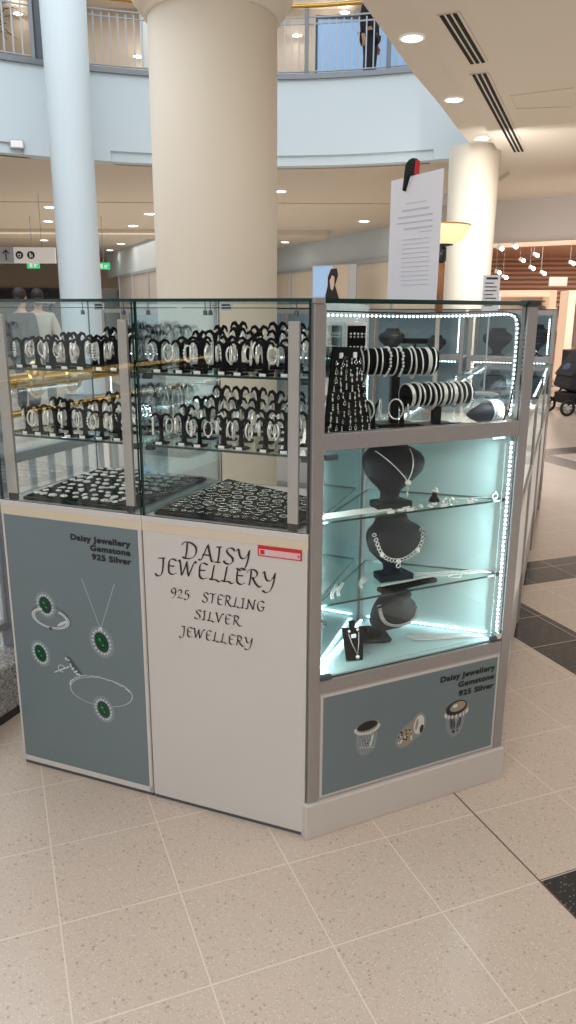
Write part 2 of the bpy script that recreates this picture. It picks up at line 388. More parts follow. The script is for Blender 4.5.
for i, (x, y) in enumerate(((279,191),(364,221),(320,233),(285,242))):
    downlight(atz(x, y, 4.0), .18, ['downlight at the right edge of the broad cream column','downlight just left of the paper notice','middle downlight above the slanting shop bulkhead','lowest downlight beside the broad cream column'][i], 'downlights right of the broad column')
for i, (x, y, n2) in enumerate(((18,13,'behind the far left railing'),(138,56,'behind the railing left of the broad column'),(297,35,'low behind the right railing'),(325,22,'above the blue hoarding'),(345,12,'highest, near the railing top'))):
    d = ray(x, y); q = EYEP+d*((19 if 0 else 18.)/d.y)
    q = atz(x, y, 8.3)
    if q.y > 19.8: q = aty(x, y, 19.7)
    downlight(q, .13, 'upper floor downlight '+n2, 'upper floor downlights')

# ceiling vents
def vent(a, b_, label):
    a = Vector(a); b_ = Vector(b_); t = empty('ceiling_vent', (a.x,a.y,3.93), 0, label, 'vent'); d = b_-a; n = Vector((-d.y, d.x, 0)).normalized()
    m = MB(); m.bar((0,0,-.004), (d.x,d.y,-.004), .20, .012); m.build('frame', 'soffit', t)
    for k in (-1,0,1):
        m = MB(); m.bar(Vector((0,0,-.012))+n*k*.056, Vector((d.x,d.y,-.012))+n*k*.056, .034, .006); m.build('slot', 'darkw', t)
for q in ((((448,13),(478,62)), 'long slotted ceiling vent nearer the camera'), (((479,73),(519,151)), 'long slotted ceiling vent farther along the right ceiling')):
    a, b_ = [atz(*s, 3.93) for s in q[0]]; vent((a.x,a.y,0),(b_.x,b_.y,0), q[1])
a, b_ = atz(516,109,3.925), atz(571,107,3.925)
m = MB(); m.bar(a,b_,.010,.006); m.bar(a,atz(510,96,3.925),.010,.006); m.bar(atz(574,103,3.925),atz(573,88,3.925),.010,.006); m.bar(atz(573,88,3.925),atz(510,96,3.925),.006,.006); tag(m.build('access_panel','cream'), 'faint outline of an access panel in the right ceiling', 'access panel')

# ---------------------------------------------------------------- upper railing
rail = empty('balcony_railing', (0,0,5.44), 0, 'grey steel balcony railing of thin upright bars with brass handrail', 'railing')
def railbay(xa, xb, step, top=True):
    m = MB(); n = int((xb-xa)/step)
    for i in range(1, n):
        x = xa+(xb-xa)*i/n; p = fas(x, .1); m.bar((p.x,p.y,.06),(p.x,p.y,.86), .022, .022)
    m.build('balusters', 'greyl', rail)
    k = 14
    for z in (.07,.80,.90): m = MB(); m.tube([(fas(xa+(xb-xa)*i/k,.1).x, fas(xa+(xb-xa)*i/k,.1).y, z) for i in range(k+1)], .014, 6); m.build('bar', 'greyl', rail)
bays = [(-7.4,-4.22),(-3.42,-2.0),(-2.0,.28),(.28,1.66),(1.66,3.2)]
for a, b_ in bays: railbay(a, b_, .125)
for x in (-7.4,-4.2,-3.42,-2.0,.28,1.66,3.2):
    p = fas(x,.1); m = MB(); m.bar((p.x,p.y,0),(p.x,p.y,1.02),.07,.07); m.build('post', 'grey', rail, .004)
for x in (-4.12,-3.5):
    p = fas(x,.12); m = MB(); m.bar((p.x,p.y,0),(p.x,p.y,3.0),.1,.12); m.build('frame_post', 'greyd', rail)
m = MB(); m.tube([(fas(-7.4+10.6*i/40,.06).x, fas(-7.4+10.6*i/40,.06).y, 1.06) for i in range(41)], .035, 8); m.build('handrail', 'gold', rail)
# blue hoarding with a dark figure print behind the right railing
t = empty('hoarding', (0,17,5.36), 0, 'pale blue upright hoarding board behind the upper right railing', 'hoarding')
m = MB(); m.box(.52,2.6,0,.06,0,1.78); m.build('board', 'blueb', t); m = MB(); m.box(.50,.54,-.02,.08,0,1.8); m.box(.5,2.62,-.02,.08,1.76,1.82); m.build('frame', 'greyd', t)
# person leaning behind the railing
def skin_person(name, loc, rz, pts, edges, mats, label, extra=None): pass
def chain_body(name, chains, m, parent, n=10):
    """one continuous mesh grown on a connected skeleton with a skin modifier"""
    vs = []; es = []; rs = []; idx = {}
    for ch in chains:
        last = None
        for key, p, r in ch:
            if key not in idx: idx[key] = len(vs); vs.append(p); rs.append(r)
            if last is not None: es.append((last, idx[key]))
            last = idx[key]
    me = bpy.data.meshes.new(name); me.from_pydata(vs, es, []); me.materials.append(M[m])
    o = bpy.data.objects.new(name, me); col.objects.link(o); o.parent = parent
    o.modifiers.new('skin', 'SKIN'); s = o.modifiers.new('sub', 'SUBSURF'); s.levels = s.render_levels = 2
    sv = me.skin_vertices[0].data
    for i, r in enumerate(rs): sv[i].radius = (r if isinstance(r, tuple) else (r, r))
    sv[0].use_root = True; o.modifiers['skin'].use_smooth_shade = True
    return o
def person(loc, rz, top, legs, hair, label, arms='down', hh=1.0):
    t = empty('person', loc, rz, label, 'person')
    sk = lambda k, p, r: (k, p, r)
    hip = sk('hip',(0,0,.95),(.15,.11))
    hz = .72 if arms == 'down' else 1.0
    hand = lambda s: (.3*s, .0 if arms == 'down' else -.3, .80 if arms == 'down' else 1.12)
    elb = lambda s: (.27*s, .02, 1.12)
    body = [[hip, sk('wa',(0,0,1.12),(.135,.10)), sk('ch',(0,.0,1.34),(.17,.11)), sk('nk',(0,0,1.5),.055), sk('nk2',(0,-.01,1.56),.05), sk('hd',(0,-.015,1.64),(.068,.08)), sk('hd2',(0,-.015,1.72),(.07,.085)), sk('hd3',(0,-.01,1.79),(.045,.055))]]
    for s in (-1,1):
        body.append([sk('ch',(0,0,1.34),.15), sk('sh%d'%s,(.17*s,0,1.43),.06), sk('el%d'%s,elb(s),.045), sk('wr%d'%s,hand(s),.03), sk('pm%d'%s,(hand(s)[0],hand(s)[1]-.03,hand(s)[2]-.07),.03)])
        for k in range(4):
            x, y, z = hand(s); body.append([sk('pm%d'%s,(0,0,0),.03), sk('f%d%d'%(s,k),(x+.003,y-.055+.022*k,z-.12),.009), sk('g%d%d'%(s,k),(x-.008*s,y-.055+.022*k,z-.155+.004*abs(k-1)),.008)])
        body.append([sk('wr%d'%s,(0,0,0),.03), sk('t%d'%s,(hand(s)[0]-.01*s,hand(s)[1]-.06,hand(s)[2]-.06),.010), sk('u%d'%s,(hand(s)[0]-.01*s,hand(s)[1]-.075,hand(s)[2]-.09),.009)])
        body.append([hip, sk('th%d'%s,(.1*s,0,.86),.095), sk('kn%d'%s,(.11*s,-.01,.5),.06), sk('an%d'%s,(.115*s,.02,.09),.042), sk('to%d'%s,(.12*s,-.13,.04),(.045,.03))])
    chain_body('body', body, 'skin', t)
    j = [[sk('hip',(0,0,.84),(.19,.14)), sk('wa',(0,0,1.1),(.17,.13)), sk('ch',(0,0,1.33),(.20,.135)), sk('nk',(0,0,1.47),.085)]]
    for s in (-1,1): j.append([sk('ch',(0,0,1.34),.15), sk('sh%d'%s,(.18*s,0,1.42),.085), sk('el%d'%s,elb(s),.065), sk('wr%d'%s,(hand(s)[0],hand(s)[1],hand(s)[2]+.03),.05)])
    chain_body('coat', j, top, t)
    chain_body('trousers', [[sk('hip',(0,0,.93),(.165,.12)), sk('th%d'%s,(.1*s,0,.84),.11), sk('kn%d'%s,(.11*s,-.01,.5),.08), sk('an%d'%s,(.115*s,.02,.1),.065)] for s in (-1,1)], legs, t)
    m = MB(); m.ball((0,.018,1.735), .1, 16, .86, 1.0, 1.02); m.ball((0,.06,1.66), .08, 12, .85,.7,1.1); m.build('hair', hair, t)
    m = MB()
    for s in (-1,1): m.ball((.028*s,-.088,1.70), .009, 6); m.mi = 0
    m.mi = 1; m.ball((0,-.098,1.672), .013, 8, .8, 1.1, 1.3); m.tube([(-.022,-.088,1.638),(0,-.093,1.635),(.022,-.088,1.638)], .005, 5)
    m.build('face', ['hair','skin'], t)
    return t
p = aty(369, 60, 15.2)
person((p.x, 15.1, 5.36), R(60), 'coat', 'jeans', 'hair', 'person in dark clothes standing with back to the upper railing', 'down').scale = (1,1,.97)
# palm behind the far left railing
t = empty('potted_palm', (-5.45,14.9,5.36), 0, 'dark green potted palm behind the far left railing', 'plant')
m = MB(); m.lathe([(.16,0),(.2,.05),(.24,.42),(.2,.42)], 18); m.build('pot', 'greyd', t)
m = MB()
for i in range(34):
    a = i*2.4; L_ = .5+.35*random.random(); h = .5+.5*random.random(); prev = None
    for k in range(6):
        s = k/5; c_ = Vector((cos(a)*L_*s, sin(a)*L_*s, .4+h*sin(s*2.1))); w_ = Vector((-sin(a),cos(a),0))*.045*(1-s*.9)
        if prev: m.quad(prev[0]-prev[1], prev[0]+prev[1], c_+w_, c_-w_)
        prev = (c_, w_)
m.build('fronds', 'leaf', t)

# ---------------------------------------------------------------- hanging sign, exit signs
sg = empty('hanging_sign', (-5.9,18,2.54), 0, 'white hanging direction sign with arrow and two black round icons', 'sign')
m = MB(); m.box(-1.6,.60,0,.1,0,.34); m.build('panel', 'signw', sg, .004)
m = MB(); m.box(-1.2,-.33,-.012,-.002,.0,.34); m.build('grey_field', 'greyl', sg)
m = MB()
SX = -.37
m.bar((-.13+SX,-.018,.06),(-.13+SX,-.018,.27),.022,.01,Vector((0,1,0))); m.bar((-.13+SX,-.018,.275),(-.20+SX,-.018,.20),.022,.01,Vector((0,1,0))); m.bar((-.13+SX,-.018,.275),(-.06+SX,-.018,.20),.022,.01,Vector((0,1,0))); m.build('arrow', 'inkd', sg)
for x in (.17+SX,.43+SX):
    m = MB(); m.prism([(x+.085*cos(a*pi/12), .17+.085*sin(a*pi/12)) for a in range(24)], -.012, -.004, lambda a,b_,h:(a,h,b_)); o = m.build('icon', 'inkd', sg)
    k = MB(); f = lambda a,b_,h:(a,h,b_)
    if x < 0 and x < -.1: k.torus((x,-.014,.155),.032,.007,'y',14,5); k.bar((x-.045,-.014,.19),(x+.045,-.014,.19),.012,.006,Vector((0,1,0)))
    else: k.bar((x-.015,-.014,.12),(x-.015,-.014,.22),.025,.006,Vector((0,1,0))); k.bar((x+.025,-.014,.12),(x+.025,-.014,.19),.018,.006,Vector((0,1,0)))
    k.build('pictogram', 'signw', o)
for x in (-1.2,.3):
    m = MB(); m.cyl((x,.05,.34),(x,.05,1.46),.005,6); m.build('hanger', 'grey', sg)
for q, lb in (((33,265),'green running man exit sign below the hanging direction sign'), ((103.5,266),'green exit sign at the right edge of the slim white column')):
    p = aty(*q, 22); t = empty('exit_sign', p, 0, lb, 'sign')
    m = MB(); m.box(-.17,.17,0,.05,-.09,.09); m.build('panel', 'green', t)
    m = MB(); m.box(-.09,-.02,-.01,0,-.06,.05); m.box(.03,.09,-.01,0,-.06,.03); m.box(.02,.13,-.01,0,.0,.02); m.build('pictogram', 'signw', t)
    m = MB(); m.cyl((0,.02,.09),(0,.02,4-p.z),.01,6); m.build('hanger', 'grey', t)

# far left shopfront: dark glazing with frames
def shopfront(a, b_, z1, nm, label, n, glassm='dark', framem='greyd'):
    a = Vector((*a,0)); b_ = Vector((*b_,0)); t = empty('shopfront', a, 0, label, 'shopfront'); d = b_-a
    m = MB(); m.bar((0,0,z1/2), (d.x,d.y,z1/2), .04, z1); m.build('glazing', glassm, t)
    off = Vector((d.y,-d.x,0)).normalized()*.05
    m = MB()
    for i in range(n+1):
        q = d*(i/n)+off; m.bar(q, q+Vector((0,0,z1)), .07, .07)
    m.bar(Vector((0,0,z1-.05))+off, d+Vector((0,0,z1-.05))+off, .07, .1); m.bar(Vector((0,0,.06))+off, d+Vector((0,0,.06))+off, .07, .12)
    m.build('frame', framem, t); return t
shopfront((-24,39.7),(-10.5,39.7), 2.65, 'x', 'wide dark glazed shopfront far behind the left cabinet', 8)
shopfront((-8.6,39.7),(-7.0,39.7), 2.6, 'x', 'dark doorway opening behind the slim white column', 1)
shopfront((-7.2,33.7),(-3.0,24.0), 3.0, 'x', 'grey glazed side shopfront left of the broad column', 4, 'bulk', 'greyl')
shopfront((-.9,33.4),(4.1,21.1), 3.1, 'x', 'pale glazed shopfront with slanting bulkhead right of the broad column', 5, 'cream', 'greyl')
# advert picture in that shopfront
t = empty('advert_poster', (aty(310,288,27).x, 24.5, 1.0), R(-30), 'large advert poster with blue ground and a dark haired figure', 'poster')
m = MB(); m.box(0,1.5,0,.05,0,1.9); m.build('panel', 'greyl', t)
m = MB(); m.box(.03,.70,-.01,0,.03,1.87); m.build('blue_ground', 'blueb', t)
m = MB(); m.box(.70,1.25,-.01,0,.03,1.87); m.build('brown_ground', 'wallt', t)
f = lambda x,y,h:(x,h,y)
m = MB(); m.prism([(.45,.9),(.55,1.3),(.55,1.55),(.65,1.78),(.85,1.8),(.9,1.6),(.8,1.3),(.95,.9),(.9,.1),(.5,.1)], -.02,-.011,f); m.build('dark_hair_figure', 'dark', t)
m = MB(); m.prism([(.66,1.2),(.62,1.45),(.7,1.6),(.78,1.55),(.78,1.3),(.72,1.15)], -.03,-.021,f); m.build('pale_face', 'cl1', t)

# people far behind the left cabinet
p = aty(19.5,288,11); person((p.x, 11, 0), R(150), 'coat', 'jeans', 'hair', 'person in black coat with dark hair seen above the left cabinet').scale = (1,1,p.z/1.82)
p = aty(36.5,289,11.4); person((p.x, 11.4, 0), R(200), 'coatl', 'jeans', 'hair', 'person in beige coat beside the one in black').scale = (1,1,p.z/1.82)

# ---------------------------------------------------------------- railing with curb at left
V3 = Vector((V.x,V.y,0)); rz_v = atan2(V.y, V.x)
cb = empty('stone_curb', (-1.05,2.45,0), rz_v, 'low speckled grey granite curb left of the kiosk', 'curb')
m = MB(); m.box(-2.2,1.5,0,.34,0,.205); m.build('kerb_block', 'granite', cb, .012)
m = MB(); m.box(-2.2,1.5,-.004,.34,0,.03); m.build('skirting', 'dark', cb)
rl = empty('railing', (-1.05,2.45,.206), rz_v, 'grey steel railing with thick brass handrail behind the left cabinet', 'railing')
m = MB(); m.box(-2.2,1.46,.10,.14,.08,.11); m.build('rail', 'grey', rl, .003)
m = MB(); m.box(-2.2,1.46,.10,.14,.70,.74); m.build('rail', 'grey', rl, .003)
for i in range(4):
    x = -2.1+i*1.16; m = MB(); m.box(x,x+.05,.095,.145,0,.96); m.build('post', 'grey', rl, .004)
m = MB()
for i in range(32):
    x = -2.15+i*.112; m.box(x,x+.028,.112,.124,.10,.71)
m.build('balusters', 'greyl', rl)
m = MB(); m.tube([(-2.2,.12,1.0),(.5,.12,1.0),(1.45,.12,1.0)], .028, 14); m.build('handrail', 'gold', rl)
m = MB(); m.tube([(-2.2,.12,.88),(1.45,.12,.88)], .015, 10); m.build('handrail', 'gold', rl)
m = MB(); m.lathe([(.001,-.03),(.05,-.03),(.075,0),(.05,.03),(.001,.03)], 20, close=False); o = m.build('end_disc', 'gold', rl); o.location = (.72,.12,1.0); o.rotation_euler = (R(90),0,R(20))
m = MB(); m.lathe([(.001,-.03),(.05,-.03),(.075,0),(.05,.03),(.001,.03)], 20, close=False); o = m.build('end_disc', 'gold', rl); o.location = (.5,.12,1.0); o.rotation_euler = (R(90),0,R(20))

# ================================================================ KIOSK
# ---- calligraphic lettering ------------------------------------------------
GL = {
 'D': (.95, [[(.3,.97),(.26,.5),(.17,.03)], [(-.02,.82),(.1,1.0),(.5,1.02),(.82,.8),(.84,.4),(.6,.08),(.2,-.01),(-.02,.06)]]),
 'A': (.92, [[(-.04,.05),(.1,.03),(.3,.45),(.55,1.03)], [(.55,1.03),(.66,.45),(.76,.03),(.9,.06)], [(.2,.38),(.68,.38)]]),
 'I': (.42, [[(.06,.96),(.38,1.0)], [(.24,.98),(.2,.5),(.12,.03)], [(-.04,.02),(.26,.02)]]),
 'S': (.66, [[(.62,.86),(.5,1.0),(.26,.97),(.16,.78),(.3,.58),(.48,.42),(.5,.18),(.3,.0),(.06,.03),(-.04,.16)]]),
 'Y': (.85, [[(-.02,.88),(.1,1.0),(.16,.7),(.26,.48),(.46,.48),(.64,.7),(.76,1.0)], [(.76,1.0),(.66,.4),(.48,-.1),(.22,-.3),(-.02,-.2)]]),
 'J': (.55, [[(.1,.95),(.55,1.0)], [(.42,.98),(.38,.4),(.24,-.12),(0,-.25),(-.18,-.12)]]),
 'E': (.68, [[(.66,.93),(.42,1.02),(.2,.9),(.12,.5),(.14,.1),(.36,-.01),(.62,.1)], [(.13,.53),(.5,.55)]]),
 'W': (1.18, [[(-.02,.9),(.1,1.0),(.16,.5),(.2,.02)], [(.2,.02),(.42,.5),(.58,.96)], [(.58,.96),(.6,.5),(.66,.02)], [(.66,.02),(.9,.6),(1.1,1.02),(1.2,.95)]]),
 'L': (.72, [[(.32,.98),(.22,.5),(.13,.05)], [(-.02,.06),(.14,.02),(.4,.05),(.6,-.05),(.74,.06)]]),
 'R': (.85, [[(.24,.97),(.2,.5),(.1,.02)], [(-.02,.82),(.14,1.0),(.46,1.02),(.62,.82),(.5,.58),(.22,.5)], [(.32,.52),(.52,.16),(.76,-.02),(.88,.08)]]),
 'T': (.68, [[(-.06,.85),(.08,.98),(.5,.96),(.74,1.04)], [(.38,.97),(.32,.45),(.2,.02)]]),
 'N': (.98, [[(-.04,.03),(.14,.05),(.24,.98)], [(.24,.98),(.5,.45),(.72,.02)], [(.72,.02),(.82,.6),(.88,.98),(1.0,.98)]]),
 'G': (.85, [[(.76,.86),(.56,1.01),(.26,.9),(.08,.5),(.2,.08),(.5,.0),(.68,.16),(.68,.42)], [(.46,.42),(.82,.42)]]),
 'V': (.8, [[(-.02,.9),(.1,1.0),(.2,.5),(.28,.02)], [(.28,.02),(.52,.6),(.7,1.0),(.84,.94)]]),
 '9': (.62, [[(.5,.66),(.34,.42),(.1,.5),(.08,.8),(.3,.98),(.52,.82),(.5,.4),(.3,.05),(.08,-.08)]]),
 '2': (.62, [[(.06,.68),(.2,.9),(.44,.82),(.42,.55),(.2,.25),(.02,.05)], [(.02,.06),(.3,.05),(.56,.06)]]),
 '5': (.62, [[(.22,.92),(.56,.94)], [(.22,.92),(.15,.55),(.38,.58),(.52,.4),(.44,.1),(.2,-.05),(.0,.02)]]),
 ' ': (.55, []),
}
def catmull(p, k=6):
    if len(p) < 3: return [Vector(a).to_3d() for a in p]
    q = [p[0]]+list(p)+[p[-1]]; out = []
    for i in range(1, len(q)-2):
        for j in range(k):
            t = j/k; out.append(Vector([.5*((2*q[i][c])+(-q[i-1][c]+q[i+1][c])*t+(2*q[i-1][c]-5*q[i][c]+4*q[i+1][c]-q[i+2][c])*t*t+(-q[i-1][c]+3*q[i][c]-3*q[i+1][c]+q[i+2][c])*t**3) for c in (0,1)]+[0]))
    out.append(Vector((*p[-1],0))); return out
def callig(text, x0, x1, zb, h, parent, y=-.0022, nib=.068, ang=R(38), name='lettering'):
    adv = sum(GL[c][0]+.1 for c in text)-.1; sx = (x1-x0)/adv; m = MB(); x = x0; nv = Vector((cos(ang), sin(ang), 0))*nib; k = 0
    for ch in text:
        wd, st = GL[ch]
        for s_ in st:
            pts = catmull(s_)
            for i in range(len(pts)-1):
                a, b_ = pts[i], pts[i+1]; d = (b_-a).normalized()*.012; a = a-d; b_ = b_+d; nr = Vector((-d.y, d.x, 0))*1.4
                for (e, g) in ((nv, 0), (nr, 1)):
                    k += 1; yy = y-.00001*(k % 7)
                    m.quad(*[(x+q.x*sx, yy, zb+q.y*h) for q in (a-e, b_-e, b_+e, a+e)])
        x += (wd+.1)*sx
    return m.build(name, 'inkd', parent)
def btext(text, xr, zb, size, parent, m='inkb', y=-.0022, bold=.028, sxs=1.12, name='lettering'):
    c = bpy.data.curves.new('t', 'FONT'); c.body = text; c.size = size; c.align_x = 'RIGHT'; c.space_character = 1.1; c.resolution_u = 4
    o = bpy.data.objects.new('t', c); col.objects.link(o); dg = bpy.context.evaluated_depsgraph_get(); dg.update()
    me = bpy.data.meshes.new_from_object(o.evaluated_get(dg)); bpy.data.objects.remove(o)
    for v_ in me.vertices: v_.co = Vector((xr+v_.co.x*sxs, y, zb+v_.co.y))
    base = [v_.co.copy() for v_ in me.vertices]; fs_ = [tuple(p_.vertices) for p_ in me.polygons]; mb_ = MB(); e_ = size*.055
    for i_, (dx, dz) in enumerate(((-e_*1.3,0),(e_*1.3,0),(0,-e_),(0,e_),(e_,e_),(-e_,-e_),(e_,-e_),(-e_,e_))): mb_.add([b_+Vector((dx,-.00003*i_,dz)) for b_ in base], fs_, False)
    me = mb_.mesh(name, m); q = bpy.data.objects.new(name, me); col.objects.link(q); q.parent = parent; return q
# flat print helpers, in the plane y = const
def pdisc(m, x, z, rx, rz, rot=0, y=-.003, n=16):
    pts = [(x+rx*cos(a)*cos(rot)-rz*sin(a)*sin(rot), y, z+rx*cos(a)*sin(rot)+rz*sin(a)*cos(rot)) for a in [2*pi*i/n for i in range(n)]]; m.add(pts, [tuple(range(n))], False)
def pring(m, x, z, rx, rz, w, rot=0, y=-.003, n=40, a0=0, a1=2*pi):
    vs = []; 
    for i in range(n+1):
        a = a0+(a1-a0)*i/n
        for k in (1, 1-w/max(rx,rz)): vs.append((x+k*(rx*cos(a)*cos(rot)-rz*sin(a)*sin(rot)), y, z+k*(rx*cos(a)*sin(rot)+rz*sin(a)*cos(rot))))
    m.add(vs, [(2*i,2*i+1,2*i+3,2*i+2) for i in range(n)], False)
def gem(parent, x, z, rx, rz, rot, name='printed_gem'):
    m = MB(); m.mi = 4; pdisc(m, x, z, rx*2.0, rz*1.75, rot, -.0016, 28)
    m.mi = 3
    for i in range(18):
        a = 2*pi*i/18; dx, dz = rx*1.45*cos(a), rz*1.3*sin(a); pdisc(m, x+dx*cos(rot)-dz*sin(rot), z+dx*sin(rot)+dz*cos(rot), .0036, .0036, 0, -.0024, 8)
    m.mi = 2; pdisc(m, x, z, rx*1.1, rz*1.08, rot, -.0026, 24)
    m.mi = 0; pdisc(m, x, z, rx, rz, rot, -.0030, 24); m.mi = 2; pdisc(m, x, z-.001, rx*.62, rz*.66, rot, -.0034, 6); m.mi = 0; pdisc(m, x, z, rx*.5, rz*.55, rot+.3, -.0037, 8)
    m.mi = 1; pdisc(m, x-rx*.2, z+rz*.3, rx*.25, rz*.2, rot+.5, -.0040, 5); pdisc(m, x+rx*.25, z-rz*.3, rx*.18, rz*.16, rot, -.0040, 5)
    return m.build(name, ['emer','emerl','emerd','prt','glow'], parent)

# ---- glass pane: edges dark green, faces clear
def pane(parent, x0, x1, y0, y1, z0, z1, m='glass', name='glass_pane'):
    b = MB(); b.box(x0, x1, y0, y1, z0, z1); dims = [x1-x0, y1-y0, z1-z0]; k = dims.index(min(dims))
    fl = {0: (0,1), 1: (2,3), 2: (4,5)}[k]
    b.m = [0 if i in fl else 1 for i in range(6)]
    return b.build(name, [m, 'gedge'], parent)

def front_cabinet(o2, left, label):
    t = empty('display_cabinet', (o2.x,o2.y,0), rzF, label, 'display cabinet')
    w = .498
    b = MB(); b.box(.002,w,.0,.5,.012,.862); b.build('body', 'white', t, .0015)
    b = MB(); b.box(.001,.4995,-.0012,.5,.862,.888); b.build('edge_band', 'tape', t)
    b = MB(); b.box(.0005,.4995,-.002,.5,.888,.905); b.build('worktop', 'white', t, .001)
    b = MB(); b.box(.004,.496,.004,.5,0,.012); b.build('foot_rail', 'greyd', t)
    # glass box
    pane(t, .003,.497,.002,.008,.905,1.483)
    pane(t, .003,.497,.492,.498,.905,1.483)
    pane(t, .003,.009,.008,.492,.905,1.483, 'glass_side'); pane(t, .491,.497,.008,.492,.905,1.483, 'glass_side')
    pane(t, .001,.499,.0,.5,1.483,1.491)
    for z in (1.30, 1.105): pane(t, .012,.488,.02,.475,z-.006,z, 'glass_shelf', 'glass_shelf')
    for z in (1.296, 1.101):
        for x in (.02,.48):
            for y in (.03,.46):
                b = MB(); b.box(x-.012,x+.012,y-.008,y+.008,z-.013,z-.003); b.build('shelf_clip', 'dark', t)
    xs_ = [(.443,.472) if left else (.436,.466)] + ([(.022,.060)] if left else [])
    for i, (a, c) in enumerate(xs_):
        b = MB(); b.box(a, c, .011, .022, .925, 1.45 if i else 1.437); b.build('aluminium_profile', 'alu_l', t, .002)
        b = MB(); b.box(a+.004, c-.004, .011, .02, .906, .925); b.build('profile_foot', 'dark', t)
    b = MB(); b.tube([(.01,.25,1.470),(.49,.25,1.470)], .0012, 5); b.build('lamp_wire', 'dark', t)
    for x in ((.323,.454) if left else (.031,.20,.215,.451)):
        b = MB(); b.cyl((x,.03,1.483),(x,.03,1.462),.0012,6); b.cyl((x,.03,1.462),(x,.03,1.450),.005,10,.006); b.build('spot_lamp', 'greyd', t)
    x = .392 if left else .271
    b = MB(); b.box(x-.016,x+.016,.0085,.011,1.462,1.480); b.build('clear_clip', 'greyl', t)
    b = MB(); b.box(x-.013,x+.013,.0078,.0084,1.466,1.470); b.box(x-.013,x+.010,.0078,.0084,1.473,1.477); b.build('clip_print', 'dark', t)
    return t
cabL = front_cabinet(L2, True, 'left glass display cabinet with a slate poster of emerald jewellery on its base')
cabC = front_cabinet(D2, False, 'centre glass display cabinet with a white base lettered in black calligraphy')
# poster on the left base
b = MB(); b.box(.010,.487,-.0015,.001,.033,.860); pst = b.build('poster', 'poster', cabL)
b = MB(); b.box(.487,.496,-.0018,.001,.016,.862); b.box(.004,.496,-.0018,.001,.016,.033); b.box(.003,.010,-.0018,.001,.016,.862); b.build('poster_border', 'white', cabL)
for tx, z in (('Daisy Jewellery', .8065), ('Gemstone', .7805), ('925 Silver', .7535)): btext(tx, .459, z+.001, .0242, pst, sxs=1.24)
gem(pst, .141,.583,.019,.025,R(20)); gem(pst, .341,.493,.021,.030,R(20)); gem(pst, .107,.415,.018,.026,R(20)); gem(pst, .333,.266,.019,.026,R(20))
m = MB(); m.mi = 2; pring(m, .157,.548,.070,.036,.003,R(-2),-.0026,44,R(60),R(480)); m.mi = 0; pring(m, .157,.541,.073,.034,.014,R(-2),-.0027,44,R(118),R(420)); m.mi = 1; pring(m, .157,.540,.068,.030,.003,0,-.0029,44,R(130),R(410)); m.mi = 2; pring(m, .157,.541,.0735,.0345,.0018,R(-2),-.0030,44,R(118),R(420)); m.mi = 2; pdisc(m,.155,.508,.008,.007,0,-.0033,4); m.mi = 0; pdisc(m,.200,.531,.022,.005,R(30),-.0032,8)
m.build('printed_ring', ['prt','glow','prtd'], pst)
m = MB()
for i in range(24):
    s = i/23; pdisc(m, .285+(.336-.285)*s, .685+(.548-.685)*s, .0014,.0022,0,-.0026,6); pdisc(m, .398+(.346-.398)*s, .685+(.548-.685)*s, .0014,.0022,0,-.0026,6)
pdisc(m, .341,.538,.006,.006,0,-.003,10); m.build('printed_chain', 'prt', pst)
m = MB(); m.mi = 1; m.quad((.2,-.0026,.425),(.222,-.0026,.42),(.262,-.0026,.372),(.24,-.0026,.366)); m.mi = 0
for i in range(12): pdisc(m, .205+.045*i/11+random.uniform(-.004,.004), .415-.05*i/11+random.uniform(-.006,.006), .004,.004,0,-.003,6)
m.mi = 2; m.quad((.155,-.0028,.357),(.157,-.0028,.362),(.215,-.0028,.392),(.214,-.0028,.386)); pring(m,.185,.378,.014,.013,.003,0,-.0029,20,R(20),R(300))
m.build('printed_earring', ['prt','prtd','prt'], pst)
m = MB(); pring(m, .327,.325,.115,.048,.0028,R(4),-.0024,60,R(-75),R(255))
for i in range(40):
    a = R(20+i*4); pdisc(m, .327+.115*cos(a), .328+.046*sin(a)+random.uniform(-.003,.003), .0028,.0026,0,-.0028,5)
m.build('printed_bracelet', 'prt', pst)
# lettering on the centre base
callig('DAISY', .130,.338,.797,.046, cabC); callig('JEWELLERY', .047,.412,.744,.045, cabC)
callig('925  STERLING', .088,.378,.675,.029, cabC, nib=.075); callig('SILVER', .163,.306,.621,.028, cabC, nib=.075); callig('JEWELLERY', .115,.342,.562,.029, cabC, nib=.075)
st = MB(); st.box(.358,.483,-.003,-.001,.832,.862); st = st.build('red_sticker', 'red', cabC)
m = MB(); m.box(.362,.479,-.0036,-.003,.835,.852); m.build('sticker_field', 'pink', st)
m = MB(); m.box(.366,.378,-.0042,-.0036,.838,.850); m.box(.472,.477,-.0042,-.0036,.841,.847); m.build('sticker_mark', 'red', st)
m = MB(); m.box(.381,.397,-.0042,-.0036,.838,.851)
for x in (.402,.408,.414,.423,.428,.434,.444,.451,.459,.464): m.box(x,x+.004,-.0042,-.0036,.839,.839+.009*random.uniform(.6,1))
m.build('sticker_print', 'ink', st)

